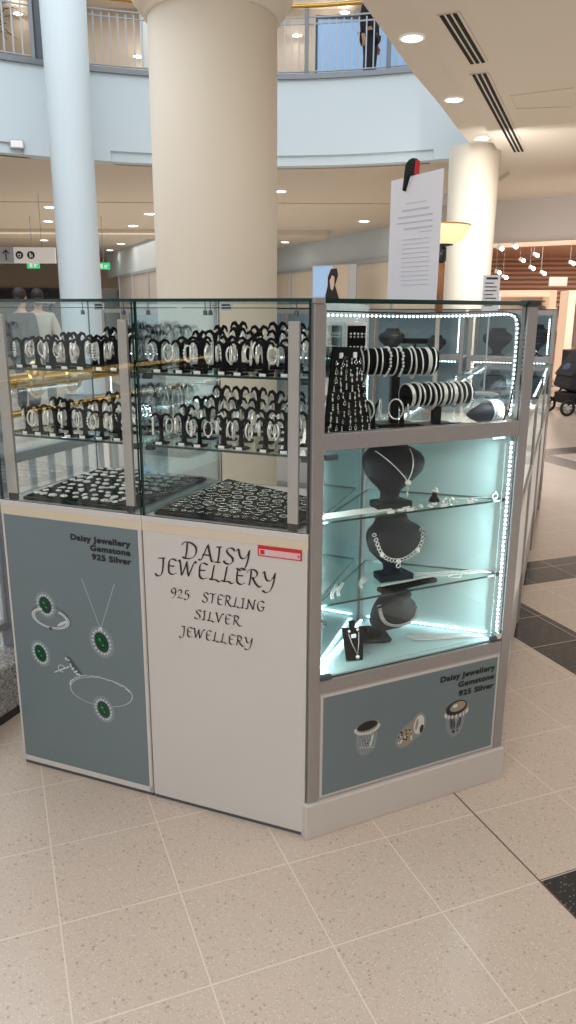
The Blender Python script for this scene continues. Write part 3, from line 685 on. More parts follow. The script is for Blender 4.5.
# ---- corner cabinet ----------------------------------------------------------
cabG = empty('corner_display_cabinet', (C2.x,C2.y,0), rzG, 'triangular lit corner cabinet with grey frame and slate ring poster on its base', 'display cabinet')
ex = (.707-AP[0], -AP[1])  # apex -> right corner
def tri(inset=0): return [(.012+inset,.008+inset*.3),(.695-inset,.008+inset*.3),(AP[0], AP[1]-.012-inset)]
b = MB(); b.prism(tri(), .012, .484); b.build('body', 'white', cabG)
for a, c in ((.006,.039),(.672,.706)):
    b = MB(); b.box(a, c, -.006, .024, .10, 1.478); b.build('upright', 'alu', cabG, .002)
b = MB(); b.box(.039,.672,-.005,.02,1.120,1.163); b.build('transom', 'alu', cabG, .002)
b = MB(); b.box(.039,.672,-.005,.02,.446,.484); b.build('door_rail', 'alu', cabG, .002)
b = MB(); b.box(.039,.672,-.004,.02,.112,.446); b.build('base_panel', 'alu_l', cabG)
b = MB(); b.box(.043,.668,-.0055,-.004,.118,.440); b.build('poster_frame', 'white', cabG, .001)
b = MB(); b.box(.050,.660,-.0075,-.005,.126,.432); pg = b.build('poster', 'poster', cabG)
b = MB(); b.box(-.006,.711,-.018,.03,.0,.110); b.build('plinth', 'plinth', cabG, .003)
b = MB(); b.box(.008,.704,-.002,.004,1.480,1.489); b.add([(.008,-.004,1.484),(.704,-.004,1.484),(AP[0],AP[1],1.484),(.008,-.004,1.491),(.704,-.004,1.491),(AP[0],AP[1],1.491)], [(0,2,1),(3,4,5),(0,1,4,3),(1,2,5,4),(2,0,3,5)], False)
b.m = [1]*6+[0,0,1,1,1]; b.build('glass_top', ['glass_shelf','gedge'], cabG)
b = MB(); b.box(.668,.712,-.01,.028,1.478,1.494); b.build('corner_cap', 'dark', cabG, .003)
b = MB(); b.box(.002,.034,-.01,.024,1.478,1.494); b.build('corner_cap', 'alu', cabG, .003)
b = MB(); b.prism(tri(.004), 1.139, 1.147); b.build('upper_floor', 'teal', cabG)
b = MB(); b.prism(tri(.004), .484, .488); b.build('lower_floor', 'teal', cabG)
b = MB(); b.prism(tri(.006), 1.128, 1.136); b.build('lower_ceiling', 'white', cabG)
for z in (.928,.695):
    b = MB(); b.prism([(.03,.02),(.68,.02),(AP[0],AP[1]-.03)], z-.006, z); b.m = [0,0,1,1,1]; b.build('glass_shelf', ['glass_shelf','gedge'], cabG)
pane(cabG, .04,.671,.002,.007,1.163,1.478, 'glass'); pane(cabG, .04,.671,.0,.005,.486,1.119, 'glass', 'glass_door')
# back walls: left one mirrored below, right one pale panel; both glass above
def wallseg(a, c, z0, z1, m, name, th=.005):
    b = MB(); b.bar((a[0],a[1],(z0+z1)/2),(c[0],c[1],(z0+z1)/2), th, z1-z0); return b.build(name, m, cabG)
wallseg((.018,.014),AP,.486,1.13,'mirror','mirror_back'); wallseg((AP[0],AP[1]-.004),(.697,.012),.486,1.13,'teal','back_panel')
wallseg((.018,.014),AP,1.148,1.48,'glass_side','glass_pane'); wallseg(AP,(.697,.012),1.148,1.48,'glass','glass_pane')
b = MB(); b.bar((AP[0]-.004,AP[1]-.012,.486),(AP[0]-.004,AP[1]-.012,1.13),.012,.012); b.build('corner_profile', 'alu', cabG)
for x, z in ((.06,1.103),(.055,.492),(.648,.497)):
    b = MB(); b.box(x-.018,x+.018,-.010,.004,z-.007,z+.007); b.build('door_hinge', 'greyd', cabG, .002)
b = MB(); b.cyl((.655,-.012,.505),(.655,.003,.505),.010,16); b.build('door_lock', 'silver', cabG)
# LED strips
def led(pts, nsp, parent, r=.0032, name='led_strip', glow=False):
    pts = [Vector(p) for p in pts]; t_ = MB(); t_.tube(pts, .005, 6, False, .35); o = t_.build(name, 'ledsoft' if glow else 'ledtape', parent)
    L_ = [0]; 
    for i in range(len(pts)-1): L_.append(L_[-1]+(pts[i+1]-pts[i]).length)
    n = int(L_[-1]/nsp); m_ = MB()
    for k in range(n):
        s = (k+.5)*nsp; i = max(j for j in range(len(L_)) if L_[j] <= s); i = min(i, len(pts)-2); q = pts[i].lerp(pts[i+1], (s-L_[i])/(L_[i+1]-L_[i]))
        m_.ball((q.x, q.y-.004, q.z), r, 6)
    m_.build('led_chips', 'led', o); return o
led([(.660,.012,.51),(.660,.012,1.105)], .0135, cabG, .0042)
led([(.652,.030,1.112),(.60,.030,1.112)], .012, cabG)
led([(.05,.022,1.452),(.3,.022,1.449),(.5,.022,1.452),(.625,.022,1.457),(.648,.022,1.448),(.656,.022,1.42),(.657,.022,1.3),(.655,.022,1.17)], .0125, cabG, .0030)
b = MB(); b.tube([(.03,.016,1.462),(.3,.016,1.457),(.6,.016,1.464),(.648,.016,1.456),(.664,.016,1.43),(.663,.016,1.3),(.648,.016,1.19),(.63,.016,1.165)], .0022, 6); b.build('black_cable', 'blackp', cabG)
e1 = (AP[0]+.012, AP[1]-.026); led([(*e1,.497),(.655,.045,.497)], .014, cabG, .0034, glow=True); led([(AP[0]-.02, AP[1]-.045,.497),(.06,.045,.497)], .014, cabG, .0034, glow=True)
# poster print: three rings and words
pg_y = -.0082
for tx, z in (('Daisy Jewellery', .387), ('Gemstone', .357), ('925 Silver', .326)): btext(tx, .650, z+.006, .0242, pg, y=pg_y, sxs=1.24)
def signet(x, z, kind):
    m = MB(); y = pg_y
    if kind == 0:
        m.mi = 1; pring(m, x, z-.012, .036,.052,.016,R(-6),y,40,R(150),R(392)); m.mi = 0; pring(m, x-.004, z-.010, .030,.046,.012,R(-6),y-.0002,30,R(170),R(300))
        m.mi = 1; pdisc(m, x-.002, z-.006, .036,.050,R(-6),y-.0003,26); m.mi = 0
        for i in range(6): pring(m, x-.024+i*.009, z-.012-.002*i, .005,.026,.003,R(8),y-.0005,14)
        m.mi = 3
        for i in range(5): pring(m, x-.019+i*.009, z-.014-.002*i, .003,.020,.0025,R(-10+5*i),y-.0006,12)
        for i in range(9): pdisc(m, x-.022+.005*i, z+random.uniform(-.03,.005), .002,.002,0,y-.00065,6)
        m.mi = 0; pdisc(m, x+.016, z-.02, .0035,.022,R(-14),y-.0007,10)
        m.mi = 2; pdisc(m, x, z+.026, .043,.021,R(4),y-.0006,22); m.mi = 0
        for i in range(14): a = R(180+i*13.5); pdisc(m, x+.040*cos(a), z+.026+.019*sin(a), .0045,.0045,0,y-.0008,8)
        m.mi = 3; pdisc(m, x, z+.031, .034,.0145,R(4),y-.0010,20)
    elif kind == 1:
        m.mi = 1; pdisc(m, x-.010, z-.012, .054,.034,R(38),y,24); m.mi = 2; pdisc(m, x-.008, z-.012, .048,.028,R(38),y-.0003,24); m.mi = 0
        for i in range(34):
            m.mi = 3 if i % 2 else 0; pdisc(m, x-.014+random.uniform(-.034,.026), z-.014+random.uniform(-.022,.018), .0036,.0036,0,y-.0005-.00001*i,6)
        m.mi = 1; pdisc(m, x+.022, z+.008, .028,.042,R(-8),y-.0007,24); m.mi = 2; pdisc(m, x+.022, z+.008, .025,.038,R(-8),y-.0009,24); m.mi = 0; pdisc(m, x+.024, z+.010, .018,.031,R(-8),y-.0011,20); m.mi = 3; pdisc(m, x+.034, z-.006, .007,.014,R(-8),y-.0013,10); m.mi = 2; pdisc(m, x+.016, z+.012, .005,.020,R(-8),y-.0013,10)
    else:
        m.mi = 1; pring(m, x, z-.022, .034,.050,.014,R(-4),y,40,R(150),R(392)); pdisc(m, x-.002, z-.016, .035,.052,R(-6),y-.0003,26); m.mi = 3; pdisc(m, x-.012, z-.026, .010,.034,R(12),y-.0004,14); pdisc(m, x+.012, z-.030, .007,.026,R(-14),y-.0004,14); m.mi = 0
        for i in range(4): pring(m, x-.016+i*.011, z-.024, .004,.026,.003,R(10-6*i),y-.0005,14)
        m.mi = 2; pdisc(m, x, z+.018, .046,.024,R(6),y-.0006,22); m.mi = 3; pdisc(m, x, z+.026, .040,.024,R(6),y-.0008,20); m.mi = 2; pdisc(m, x+.004, z+.030, .030,.016,R(6),y-.0010,16); m.mi = 0; pdisc(m, x-.006, z+.034, .010,.006,0,y-.0012,8)
        for i in range(9): a = R(190+i*20); m.mi = 0; pdisc(m, x+.043*cos(a), z+.012+.014*sin(a), .0032,.008,0,y-.0013,8)
    m.build('printed_ring', ['prt','prtm','prtg','inkb'], pg)
signet(.193,.282,0); signet(.350,.262,1); signet(.512,.268,2)

# ================================================================ JEWELLERY
def place(o, P, x, y, z, rz=0): o.location = P(x, y, z); o.rotation_euler = (0, 0, rz); return o
# stand for bracelets / earrings: slab foot, flared post, two curled arms
def stand_mesh(h=.082):
    m = MB(); m.box(-.019,.019,-.014,.014,0,.006)
    m.tube([(0,0,.004),(0,0,.018),(0,0,h*.5),(0,0,h*.86)], [.012,.009,.0075,.009], 8, False, .6)
    for s in (-1,1):
        pts = [(0,0,h*.76),(s*.004,0,h*.91),(s*.013,0,h),(s*.023,0,h*.975),(s*.029,0,h*.87)]
        m.tube(pts, [.0075,.0065,.0052,.0044,.0032], 8, False, .8)
    return m
stand_me = stand_mesh().mesh('bracelet_stand', 'black')
def br_mesh(kind):
    m = MB()
    if kind == 0: m.torus((0,0,-.023),.017,.0028,'y',18,6,.8,1.35)
    elif kind == 1:
        for i in range(16):
            a = 2*pi*i/16; m.ball((.015*cos(a),0,-.023+.023*sin(a)), .0038, 6)
    elif kind == 2: m.torus((0,0,-.022),.017,.0045,'y',16,6,.75,1.3,.5); m.ball((0,-.002,-.045),.005,8)
    else:
        m.torus((0,0,-.021),.014,.0022,'y',16,5,.8,1.4); m.torus((0,.004,-.021),.0165,.002,'y',16,5,.8,1.4)
    return m.mesh('silver_bracelet', 'silverb' if kind != 1 else 'pearl')
br = [br_mesh(k) for k in range(4)]
tagm = MB(); tagm.box(-.009,.009,-.001,.001,0,.007); tag_me = tagm.mesh('price_tag', 'tag')
rows_x = {'C': [.047,.109,.170,.232,.293,.356,.415], 'L': [.085,.137,.190,.243,.296,.349,.402]}
row_y = [.052,.165,.28,.395]; rown = ['front row','second row','third row','back row']
for key, P, cab, nm in (('C', PC, cabC, 'white-based cabinet'), ('L', PL, cabL, 'poster cabinet')):
    for z, sh in ((1.30,'upper shelf'), (1.105,'lower shelf')):
        for r, y in enumerate(row_y):
            for k, x in enumerate(rows_x[key]):
                if key == 'L' and r >= 2 and k < 3: continue
                hs = [1.0,1.12,1.32,1.5][r]*random.uniform(.94,1.05)
                if key == 'L' and sh == 'lower shelf': hs *= 1.0
                jx, jy, jr = random.uniform(-.006,.006)+(.02 if r % 2 else 0), random.uniform(-.01,.01), random.uniform(-.35,.35)
                xx = min(x+jx, .44)
                o = bpy.data.objects.new('bracelet_stand', stand_me); col.objects.link(o); place(o, P, xx, y+jy, z+.0002, rzF+jr); o.scale = (1,1,hs)
                tag(o, 'black curled-arm stand, %s from left, %s, %s, %s' % (ORD[k], rown[r], sh, nm), 'stand', 'black bracelet stands on the %s of the %s' % (sh, nm))
                for s, sd in ((-1,'left'),(1,'right')):
                    if (sum([len(col.objects)]) % 9) == 0 and r > 0: continue
                    kd = random.choice((0,0,1,2,3)); q = bpy.data.objects.new('silver_bracelet', br[kd]); col.objects.link(q)
                    a = rzF+jr; base = P(xx, y+jy, 0)
                    q.location = (base.x+cos(a)*s*.024, base.y+sin(a)*s*.024, z+.078*hs*.93-.001)
                    q.rotation_euler = (0,0,a+R(random.uniform(35,75))*s); sc_ = random.uniform(.85,1.0)*(1 if hs < 1.1 else 1.15); q.scale = (sc_,sc_,sc_)
                    tag(q, 'silver bracelet, %s arm, %s stand from left, %s, %s, %s' % (sd, ORD[k], rown[r], sh, nm), 'bracelet', 'silver bracelets on the %s of the %s' % (sh, nm))
                if r == 0:
                    q = bpy.data.objects.new('price_tag', tag_me); col.objects.link(q); place(q, P, xx, y+jy-.0165, z+.0004, rzF+jr*.5)
                    tag(q, 'tiny white price tag before the %s front stand, %s, %s' % (ORD[k], sh, nm), 'price tag', 'white price tags on the %s of the %s' % (sh, nm))
# blue velvet stands left cabinet: two of them replaced by colour
# trays on the cabinet floors
def tray(P, poly, label):
    t = empty('jewellery_tray', P(0,0,.906), rzF, label, 'tray')
    m = MB(); m.prism(poly, 0, .010); m.build('tray_base', 'blackp', t, .001)
    c = Vector((sum(p[0] for p in poly)/4, sum(p[1] for p in poly)/4)); inn = [tuple(c+(Vector(p)-c)*.965) for p in poly]
    m = MB(); m.prism(inn, .010, .013); m.build('velvet_pad', 'black', t); return t
tray(PL, [(.072,.02),(.452,.02),(.452,.485),(.03,.485)], 'black tray of silver brooches on the floor of the poster cabinet')
tray(PC, [(.03,.02),(.452,.02),(.484,.30),(.03,.485)][:4], 'black tray of silver bangles on the floor of the white-based cabinet')
def bang(R_, r, kind):
    m = MB()
    if kind == 0: m.torus((0,0,r),R_,r,'z',24,6,1,.86)
    elif kind == 1: m.torus((0,0,r),R_,r,'z',24,6,1,.86); m.torus((.004,.003,r*2.4),R_*.93,r*.8,'z',24,6,1,.86)
    elif kind == 2:
        for i in range(20): a = 2*pi*i/20; m.ball((R_*cos(a),R_*.86*sin(a),r*1.3), r*1.4, 6)
    return m.mesh('silver_bangle', 'silver' if kind < 2 else 'silverb')
bm_ = [bang(.0215,.0016,0), bang(.0215,.0015,1), bang(.019,.0016,2)]
n_rows = [(.045,.014,.55),(.09,.024,.8),(.14,.034,1),(.19,.04,1),(.245,.045,1),(.30,.05,1),(.355,.05,1),(.405,.05,1)]
for r, (y, _, sc_) in enumerate(n_rows):
    xmax = .452+(.484-.452)*(y-.02)/.28-.02 if y < .3 else .484-(.484-.03)*(y-.30)/.185-.03
    xmin = .052; step = .036*sc_+.008; n = int((xmax-xmin)/step)
    for k in range(n):
        x = xmin+(k+.5*(r % 2)*.6)*step+random.uniform(-.003,.003)
        if x > xmax: continue
        q = bpy.data.objects.new('silver_bangle', bm_[random.choice((0,0,1,2))]); col.objects.link(q); place(q, PC, x, y+random.uniform(-.005,.005), .9195, random.uniform(0,3)); s_ = sc_*random.uniform(.72,.95); q.scale = (s_,s_,s_)
        tag(q, 'silver bangle lying on the black tray, row %s from the front, %s from left' % (ORD[r], ORD[k]), 'bangle', 'silver bangles on the tray of the white-based cabinet')
def brooch(kind):
    m = MB(); random.seed(kind+30)
    for i in range(9):
        a = 2*pi*i/9; m.ball((.009*cos(a),.007*sin(a),.0035), random.uniform(.003,.0046), 6)
    m.ball((0,0,.004), .0055, 8, 1.2, 1, .7)
    if kind: m.tube([(-.014,0,.002),(-.02,.004,.002),(-.016,.010,.002),(-.008,.011,.002)], .0016, 5)
    return m.mesh('silver_brooch', ['silverb'])
bc = [brooch(0), brooch(1)]; random.seed(11)
for r in range(9):
    y = .05+r*.049; xmin = .095-.045*(y-.02)/.465; n = int((.44-xmin)/.036)
    for k in range(n):
        q = bpy.data.objects.new('silver_brooch', random.choice(bc)); col.objects.link(q); place(q, PL, xmin+k*.036+random.uniform(-.005,.005)+.01*(r % 2), y+random.uniform(-.008,.008), .9192, random.uniform(0,6)); s_ = random.uniform(.7,1.1); q.scale = (s_,s_,s_)
        tag(q, 'silver brooch on the black tray, row %s from the front, %s from left' % (ORD[r], ORD[k]), 'brooch', 'silver brooches on the tray of the poster cabinet')

# ---- necklace busts ----------------------------------------------------------
def bust(x, y, z, rz, sc, label, lean=0, roll=0):
    t = empty('necklace_bust', PG(x, y, z), rzG+rz, label, 'necklace bust'); t.scale = (sc, sc, sc)
    if lean or roll: t.rotation_euler = (lean, roll, rzG+rz)
    m = MB(); m.prism([(-.058,-.034),(.058,-.034),(.050,.030),(-.050,.030)], 0, .020); m.build('foot', 'bust', t, .004)
    # torso plate: smooth loft of cross sections
    prof = [(.018,.034,.020,.0),(.034,.030,.018,.0),(.050,.035,.018,-.004),(.066,.052,.021,-.010),(.084,.073,.025,-.016),(.104,.092,.028,-.020),(.124,.100,.029,-.020),(.140,.101,.030,-.014),(.154,.094,.031,-.004),(.164,.080,.031,.006),(.172,.064,.030,.014),(.182,.055,.029,.018),(.194,.052,.028,.018),(.198,.044,.022,.018),(.1985,.001,.001,.018)]
    n = 24; vs = []; fs = []
    for (h, a, b_, oy) in prof:
        for j in range(n): th = 2*pi*j/n; vs.append((a*cos(th), oy+b_*sin(th)*(1 if sin(th) > 0 else 1.0), h))
    for i in range(len(prof)-1):
        for j in range(n): fs.append((i*n+j, i*n+(j+1) % n, (i+1)*n+(j+1) % n, (i+1)*n+j))
    m = MB(); m.add(vs, fs, True); m.build('torso', 'bust', t); t['_'] = 0; del t['_']
    def surf(xx, h):
        for i in range(len(prof)-1):
            if prof[i][0] <= h <= prof[i+1][0]:
                s = (h-prof[i][0])/(prof[i+1][0]-prof[i][0]); a, b_, oy = [prof[i][k]+(prof[i+1][k]-prof[i][k])*s for k in (1,2,3)]
                q = max(0, 1-min(1, abs(xx)/a)**2); return Vector((xx, oy-b_*sqrt(q)-.0015, h))
        return Vector((xx, -.03, h))
    return t, surf
def child_of_bust(t, m, mats, name, label, cat):
    o = m.build(name, mats); bpy.context.view_layer.update(); o.matrix_world = t.matrix_world.copy(); return tag(o, label, cat)
b1, sf = bust(.300,.085,.9285, R(-2), .98, 'upper dark necklace bust with a fine chain and round pendant')
bpy.context.view_layer.update()
m = MB()
for s in (-1,1):
    pts = [sf(-.058+(.035+.058)*(k/16), .168-(.168-.078)*(k/16)) for k in range(17)]
    if s == 1: pts = [sf(.052+(.035-.052)*(k/16), .168-(.168-.078)*(k/16)) for k in range(17)]
    m.tube(pts, .0016, 5)
q = sf(.035,.076); m.ball(q+Vector((0,-.004,0)), .009, 12); m.ball(q+Vector((0,-.003,-.018)), .004, 8); m.ball(q+Vector((0,-.003,-.034)), .0055, 8, .7,.7,1.5)
child_of_bust(b1, m, 'silverb', 'necklace', 'fine silver chain with round white pendant on the upper bust', 'necklace')
b2, sf = bust(.346,.125,.6955, R(-4), .97, 'middle dark necklace bust wearing a chunky link necklace')
bpy.context.view_layer.update()
def link_path(sf, a, z0, depth, n, cx=0):
    out = []
    for k in range(n+1):
        th = pi+pi*k/n; out.append(sf(cx+a*cos(th), z0+depth*sin(th)))
    return out
m = MB(); pts = link_path(sf, .080, .152, .085, 22, .0)
for i, q in enumerate(pts):
    m.torus(q+Vector((0,-.002,0)), .0062, .0014, 'y' if i % 2 == 0 else 'y', 12, 5, 1, .8, 1, i*.5)
    if i in (5,11,17): m.ball(q+Vector((0,-.005,-.003)), .0075, 10, 1,.6,1)
    if i == 11: m.torus(q+Vector((0,-.003,-.016)), .007, .0018, 'y', 12, 5)
child_of_bust(b2, m, 'silverb', 'necklace', 'chunky silver link necklace with discs on the middle bust', 'necklace')
b3, sf = bust(.300,.150,.507, R(8), .92, 'lower dark necklace bust leaning forward with a cable chain', R(30), R(12))
bpy.context.view_layer.update()
m = MB(); pts = link_path(sf, .082, .160, .048, 30, .0)
for i, q in enumerate(pts): m.torus(q+Vector((0,-.002,0)), .0042, .0012, 'y', 10, 5, 1.3, 1.0, 1, i*.25)
child_of_bust(b3, m, 'silverb', 'necklace', 'silver cable chain necklace on the lower leaning bust', 'necklace')
# black earring and pendant card
t = empty('pendant_card', PG(.187,.06,.4885), rzG+R(-8), 'small black display card with pendant standing on the lit cabinet floor', 'display card')
m = MB(); m.prism([(-.026,0),(.024,-.002),(.034,.088),(-.034,.095)], -.003, .003, lambda x,y,h:(x,y*.25+h,y)); m.prism([(-.010,.088),(.006,.088),(.008,.112),(-.012,.112)], -.003, .003, lambda x,y,h:(x,y*.25+h,y)); m.build('card', 'black', t, .001)
m = MB(); m.box(-.008,.006,.010,.0145,.066,.076); m.build('label_square', 'tag', t)
m = MB(); m.ball((-.014,.015,.086),.0045,8); m.ball((.012,.015,.088),.0045,8); m.tube([(-.016,.016,.078),(-.008,.006,.05),(.006,-.003,.018),(.014,.008,.05),(.016,.016,.08)], .0011, 5); m.ball((.006,-.005,.012),.0062,10); o = m.build('pendant_necklace', 'silverb')
o.matrix_world = Matrix.Translation(PG(.187,.06,.4885)) @ Matrix.Rotation(rzG+R(-8), 4, 'Z'); tag(o, 'silver pendant and stud earrings on the small black card', 'necklace')
# chains lying on shelves
def chain(P0, P1, z, n, r, thin, label, cat='chain', wob=.002, mm='silverb', rows=1):
    n = int(n*.72); r = r*1.15; thin = thin*.8
    m = MB(); a = Vector(P0); c = Vector(P1); d = (c-a); nn = Vector((-d.y,d.x)).normalized(); org = PG(a.x, a.y, z)
    for rr in range(rows):
        for i in range(n):
            q = d*(i/(n-1))+nn*(rr*r*2.6+sin(i*.55+rr)*wob); w3 = PG(a.x+q.x, a.y+q.y, z)-org
            m.torus((w3.x,w3.y,r*.5+thin), r, thin, 'z', 8, 4, 1.25, .8, 1, wa+atan2(d.y,d.x)+(.4 if i % 2 else -.4))
    o = m.build('silver_chain', mm); o.location = org; return tag(o, label, cat)
for k in range(4): chain((.055,.036+.013*k),(.275+.006*k,.040+.013*k), .9285, 38, .0042, .0015, 'silver chain bracelet, %s from the glass, left end of the top lit shelf' % ORD[k], wob=.0015)
chain((.42,.105),(.63,.050), .9285, 44, .0026, .0010, 'fine silver chain running along the back of the top lit shelf', wob=.002)
sm = [(.30,.03),(.33,.045),(.345,.028),(.375,.04),(.40,.03),(.425,.046),(.455,.032),(.475,.030),(.50,.045),(.545,.034),(.565,.04),(.635,.032)]
rm = MB(); rm.torus((0,0,.0022),.008,.0022,'z',14,5,1,.8); rm.ball((.008,0,.004),.004,8); ring_a = rm.mesh('silver_ring','silverb')
rm = MB(); rm.torus((0,0,.009),.009,.0022,'y',14,5); rm.ball((0,0,.019),.0045,8); ring_b = rm.mesh('silver_ring','silver')
for i, (x, y) in enumerate(sm):
    q = bpy.data.objects.new('silver_ring', ring_b if i in (7,6,11) else ring_a); col.objects.link(q); place(q, PG, x, y, .9288, random.uniform(0,3))
    tag(q, 'small silver ring on the top lit shelf, %s from left along the glass' % ORD[i], 'ring', 'silver rings on the top lit shelf')
for i, (x, y, z) in enumerate(((.262,.018,.9285),(.325,.018,.9285),(.44,.018,.9285),(.535,.018,.9285))):
    q = bpy.data.objects.new('price_tag', tag_me); col.objects.link(q); place(q, PG, x, y, z, rzG); q.scale = (1.25,1,1.2)
    tag(q, 'white price tag on the top lit shelf edge, %s from left' % ORD[i], 'price tag', 'white price tags on the top lit shelf')
t = empty('ring_stand', PG(.455,.085,.9285), rzG, 'little black ring stand with a silver ring beside the upper bust', 'stand')
m = MB(); m.lathe([(.016,0),(.016,.004),(.010,.014),(.006,.026),(.007,.030)], 16); m.build('cone', 'black', t); m = MB(); m.torus((0,-.002,.031),.008,.0024,'z',16,6); m.ball((0,-.006,.036),.006,8); m.build('ring', 'silverb', t)
# second shelf
t = empty('bracelet_tray', PG(.345,.042,.6958), rzG+R(3), 'long narrow black tray on the middle lit shelf', 'tray')
m = MB(); m.box(-.10,.10,-.012,.012,0,.012); m.build('tray_base', 'blackp', t, .002); m = MB(); m.box(-.095,.095,-.009,.009,.012,.0135); m.build('velvet_pad', 'black', t)
chain((.255,.038),(.435,.046), .7100, 30, .0042, .0014, 'silver chain bracelet on the long narrow black tray', wob=.001)
for k in range(3): chain((.41+.01*k,.125-.02*k),(.64,.060-.012*k), .6958, 44, .0034, .0012, 'silver chain laid along the right of the middle lit shelf, %s from the back' % ORD[k], wob=.003)
m = MB(); m.torus((0,0,.002),.018,.0016,'z',24,5,1.2,.7); o = m.build('silver_bangle','silverb'); place(o, PG, .52,.05,.6958, rzG); tag(o, 'oval silver bangle on the middle lit shelf near the right', 'bangle')
for k, (x, y) in enumerate(((.10,.045),(.125,.055),(.235,.11),(.25,.12),(.215,.085))): chain((x,y),(x+.055,y+.085 if y < .1 else y+.06), .6958, 14, .0046, .0014, 'silver chain loop lying askew on the middle lit shelf, %s from left' % ORD[k], wob=.004)
# floor of the lit part
for k in range(3): chain((.42,.135-.018*k),(.63,.052-.010*k), .4885, 40, .0046, .0018, 'heavy silver chain along the floor of the lit cabinet, %s from back' % ORD[k], wob=.001)
chain((.265,.020),(.56,.022), .4885, 40, .0026, .0009, 'fine silver chain near the glass on the lit cabinet floor', wob=.002)
m = MB(); m.lathe([(.060,0),(.062,.004),(.060,.006),(.058,.003)], 32, close=False); o = m.build('glass_dish','glass_shelf'); place(o, PG, .2,.075,.4885); tag(o, 'round clear glass dish under the small black pendant card', 'dish')
o.scale = (.9,.55,1)

# ---- upper corner compartment ----------------------------------------------
Z0 = 1.1475
def roll(x, y, z, ln, r, rz, n, label, leg=True):
    t = empty('bracelet_roll', PG(x, y, Z0), rzG+rz, label, 'bracelet stand'); h = z-Z0
    m = MB(); m.lathe([(.001,-ln/2),(r*.9,-ln/2),(r,-ln/2+.004),(r,ln/2-.004),(r*.9,ln/2),(.001,ln/2)], 28, close=False)
    m.v = [(v_[2], v_[1], v_[0]+h) for v_ in m.v]; m.f = [tuple(reversed(f_)) for f_ in m.f]; m.build('roll', 'black', t)
    m = MB(); m.box(-.012,.012,-.008,.008,.008,h-r*.9); m.build('post', 'blackp', t); m = MB(); m.box(-.055,.055,-.04,.04,0,.010); m.build('foot', 'blackp', t, .002)
    bpy.context.view_layer.update(); T = t.matrix_world.copy()
    kinds = 3; ms = []
    for kd in range(4):
        q = MB()
        if kd == 0: q.torus((0,0,0), r+.002, .0022, 'x', 30, 6)
        elif kd == 1:
            for dx in (-.004,0,.004): q.torus((dx,0,0), r+.002, .0018, 'x', 30, 5)
        elif kd == 2:
            for i in range(26): a = 2*pi*i/26; q.ball((random.uniform(-.002,.002),(r+.003)*cos(a),(r+.003)*sin(a)), .0042, 6)
        else: q.torus((0,0,-.003), r+.004, .006, 'x', 30, 6, 1,1,.35)
        ms.append(q.mesh('bangle', 'silverb'))
    for i in range(n):
        dx = -ln/2+.010+(ln-.02)*i/(n-1)+random.uniform(-.002,.002); o = bpy.data.objects.new('bangle', ms[random.choice((0,0,1,2,3))] if i != 1 else ms[3]); col.objects.link(o)
        o.matrix_world = T @ Matrix.Translation((dx,0,h-random.uniform(.001,.003))) @ Matrix.Rotation(random.uniform(-.09,.09), 4, 'Y') @ Matrix.Rotation(random.uniform(-.07,.07), 4, 'Z')
        tag(o, 'silver bangle on the %s roll, %s from left' % ('higher' if leg else 'lower', ORD[i]), 'bangle', 'silver bangles on the %s black roll' % ('higher' if leg else 'lower'))
    return t
a = aty(412, 367, 2.19); b_ = aty(438, 387, 2.14)
roll(.345,.150, 1.328, .235, .036, R(-14), 12, 'higher black velvet bracelet roll loaded with silver bangles', True)
roll(.445,.085, 1.240, .215, .031, R(-2), 12, 'lower black velvet bracelet roll loaded with silver bangles', False)
# slanted earring board
t = empty('earring_board', PG(.148,.060,Z0), rzG+R(16), 'tall slanted black board covered with dangling silver earrings', 'earring board')
m = MB(); m.prism([(-.095,0),(.085,0),(.068,.222),(-.030,.226)], -.003, .003, lambda x,y,h:(x,y*.16+h,y)); m.build('board', 'black', t)
m = MB(); m.bar((.0,.10,0),(.02,.03,.2),.05,.004); m.build('strut', 'blackp', t)
for k, x in enumerate((-.008,.044)):
    m = MB(); m.box(x-.006,x+.006,.200*.16-.006,.200*.16-.003,.196,.210); m.build('label_square', 'tag', t)
bpy.context.view_layer.update(); T = t.matrix_world.copy()
em = []
for kd in range(3):
    q = MB()
    if kd == 0: q.torus((0,-.003,-.010),.0055,.0012,'y',12,5); q.ball((0,-.003,0),.002,6)
    elif kd == 1: q.ball((0,-.003,0),.003,6); q.tube([(0,-.003,0),(0,-.003,-.012)],.0008,4); q.ball((0,-.003,-.015),.0042,8,.8,.6,1.4)
    else: q.ball((0,-.003,0),.0025,6); q.ball((0,-.003,-.007),.003,6); q.ball((0,-.003,-.014),.0035,6)
    em.append(q.mesh('earring', ['silverb'] if kd else ['silver']))
for r in range(9):
    h = .19-r*.021; xa = -.020-.062*(1-h/.2); xb = .062+.012*(1-h/.2); n = 6+(r > 3)
    for k in range(n):
        o = bpy.data.objects.new('earring', random.choice(em)); col.objects.link(o); o.matrix_world = T @ Matrix.Translation((xa+(xb-xa)*k/(n-1)+random.uniform(-.004,.004), h*.16-.003, h+random.uniform(-.005,.005))) @ Matrix.Scale(random.uniform(.65,.95), 4)
        tag(o, 'small silver earring on the slanted black board, row %s from top, %s from left' % (ORD[r], ORD[k]), 'earring', 'silver earrings on the slanted board')
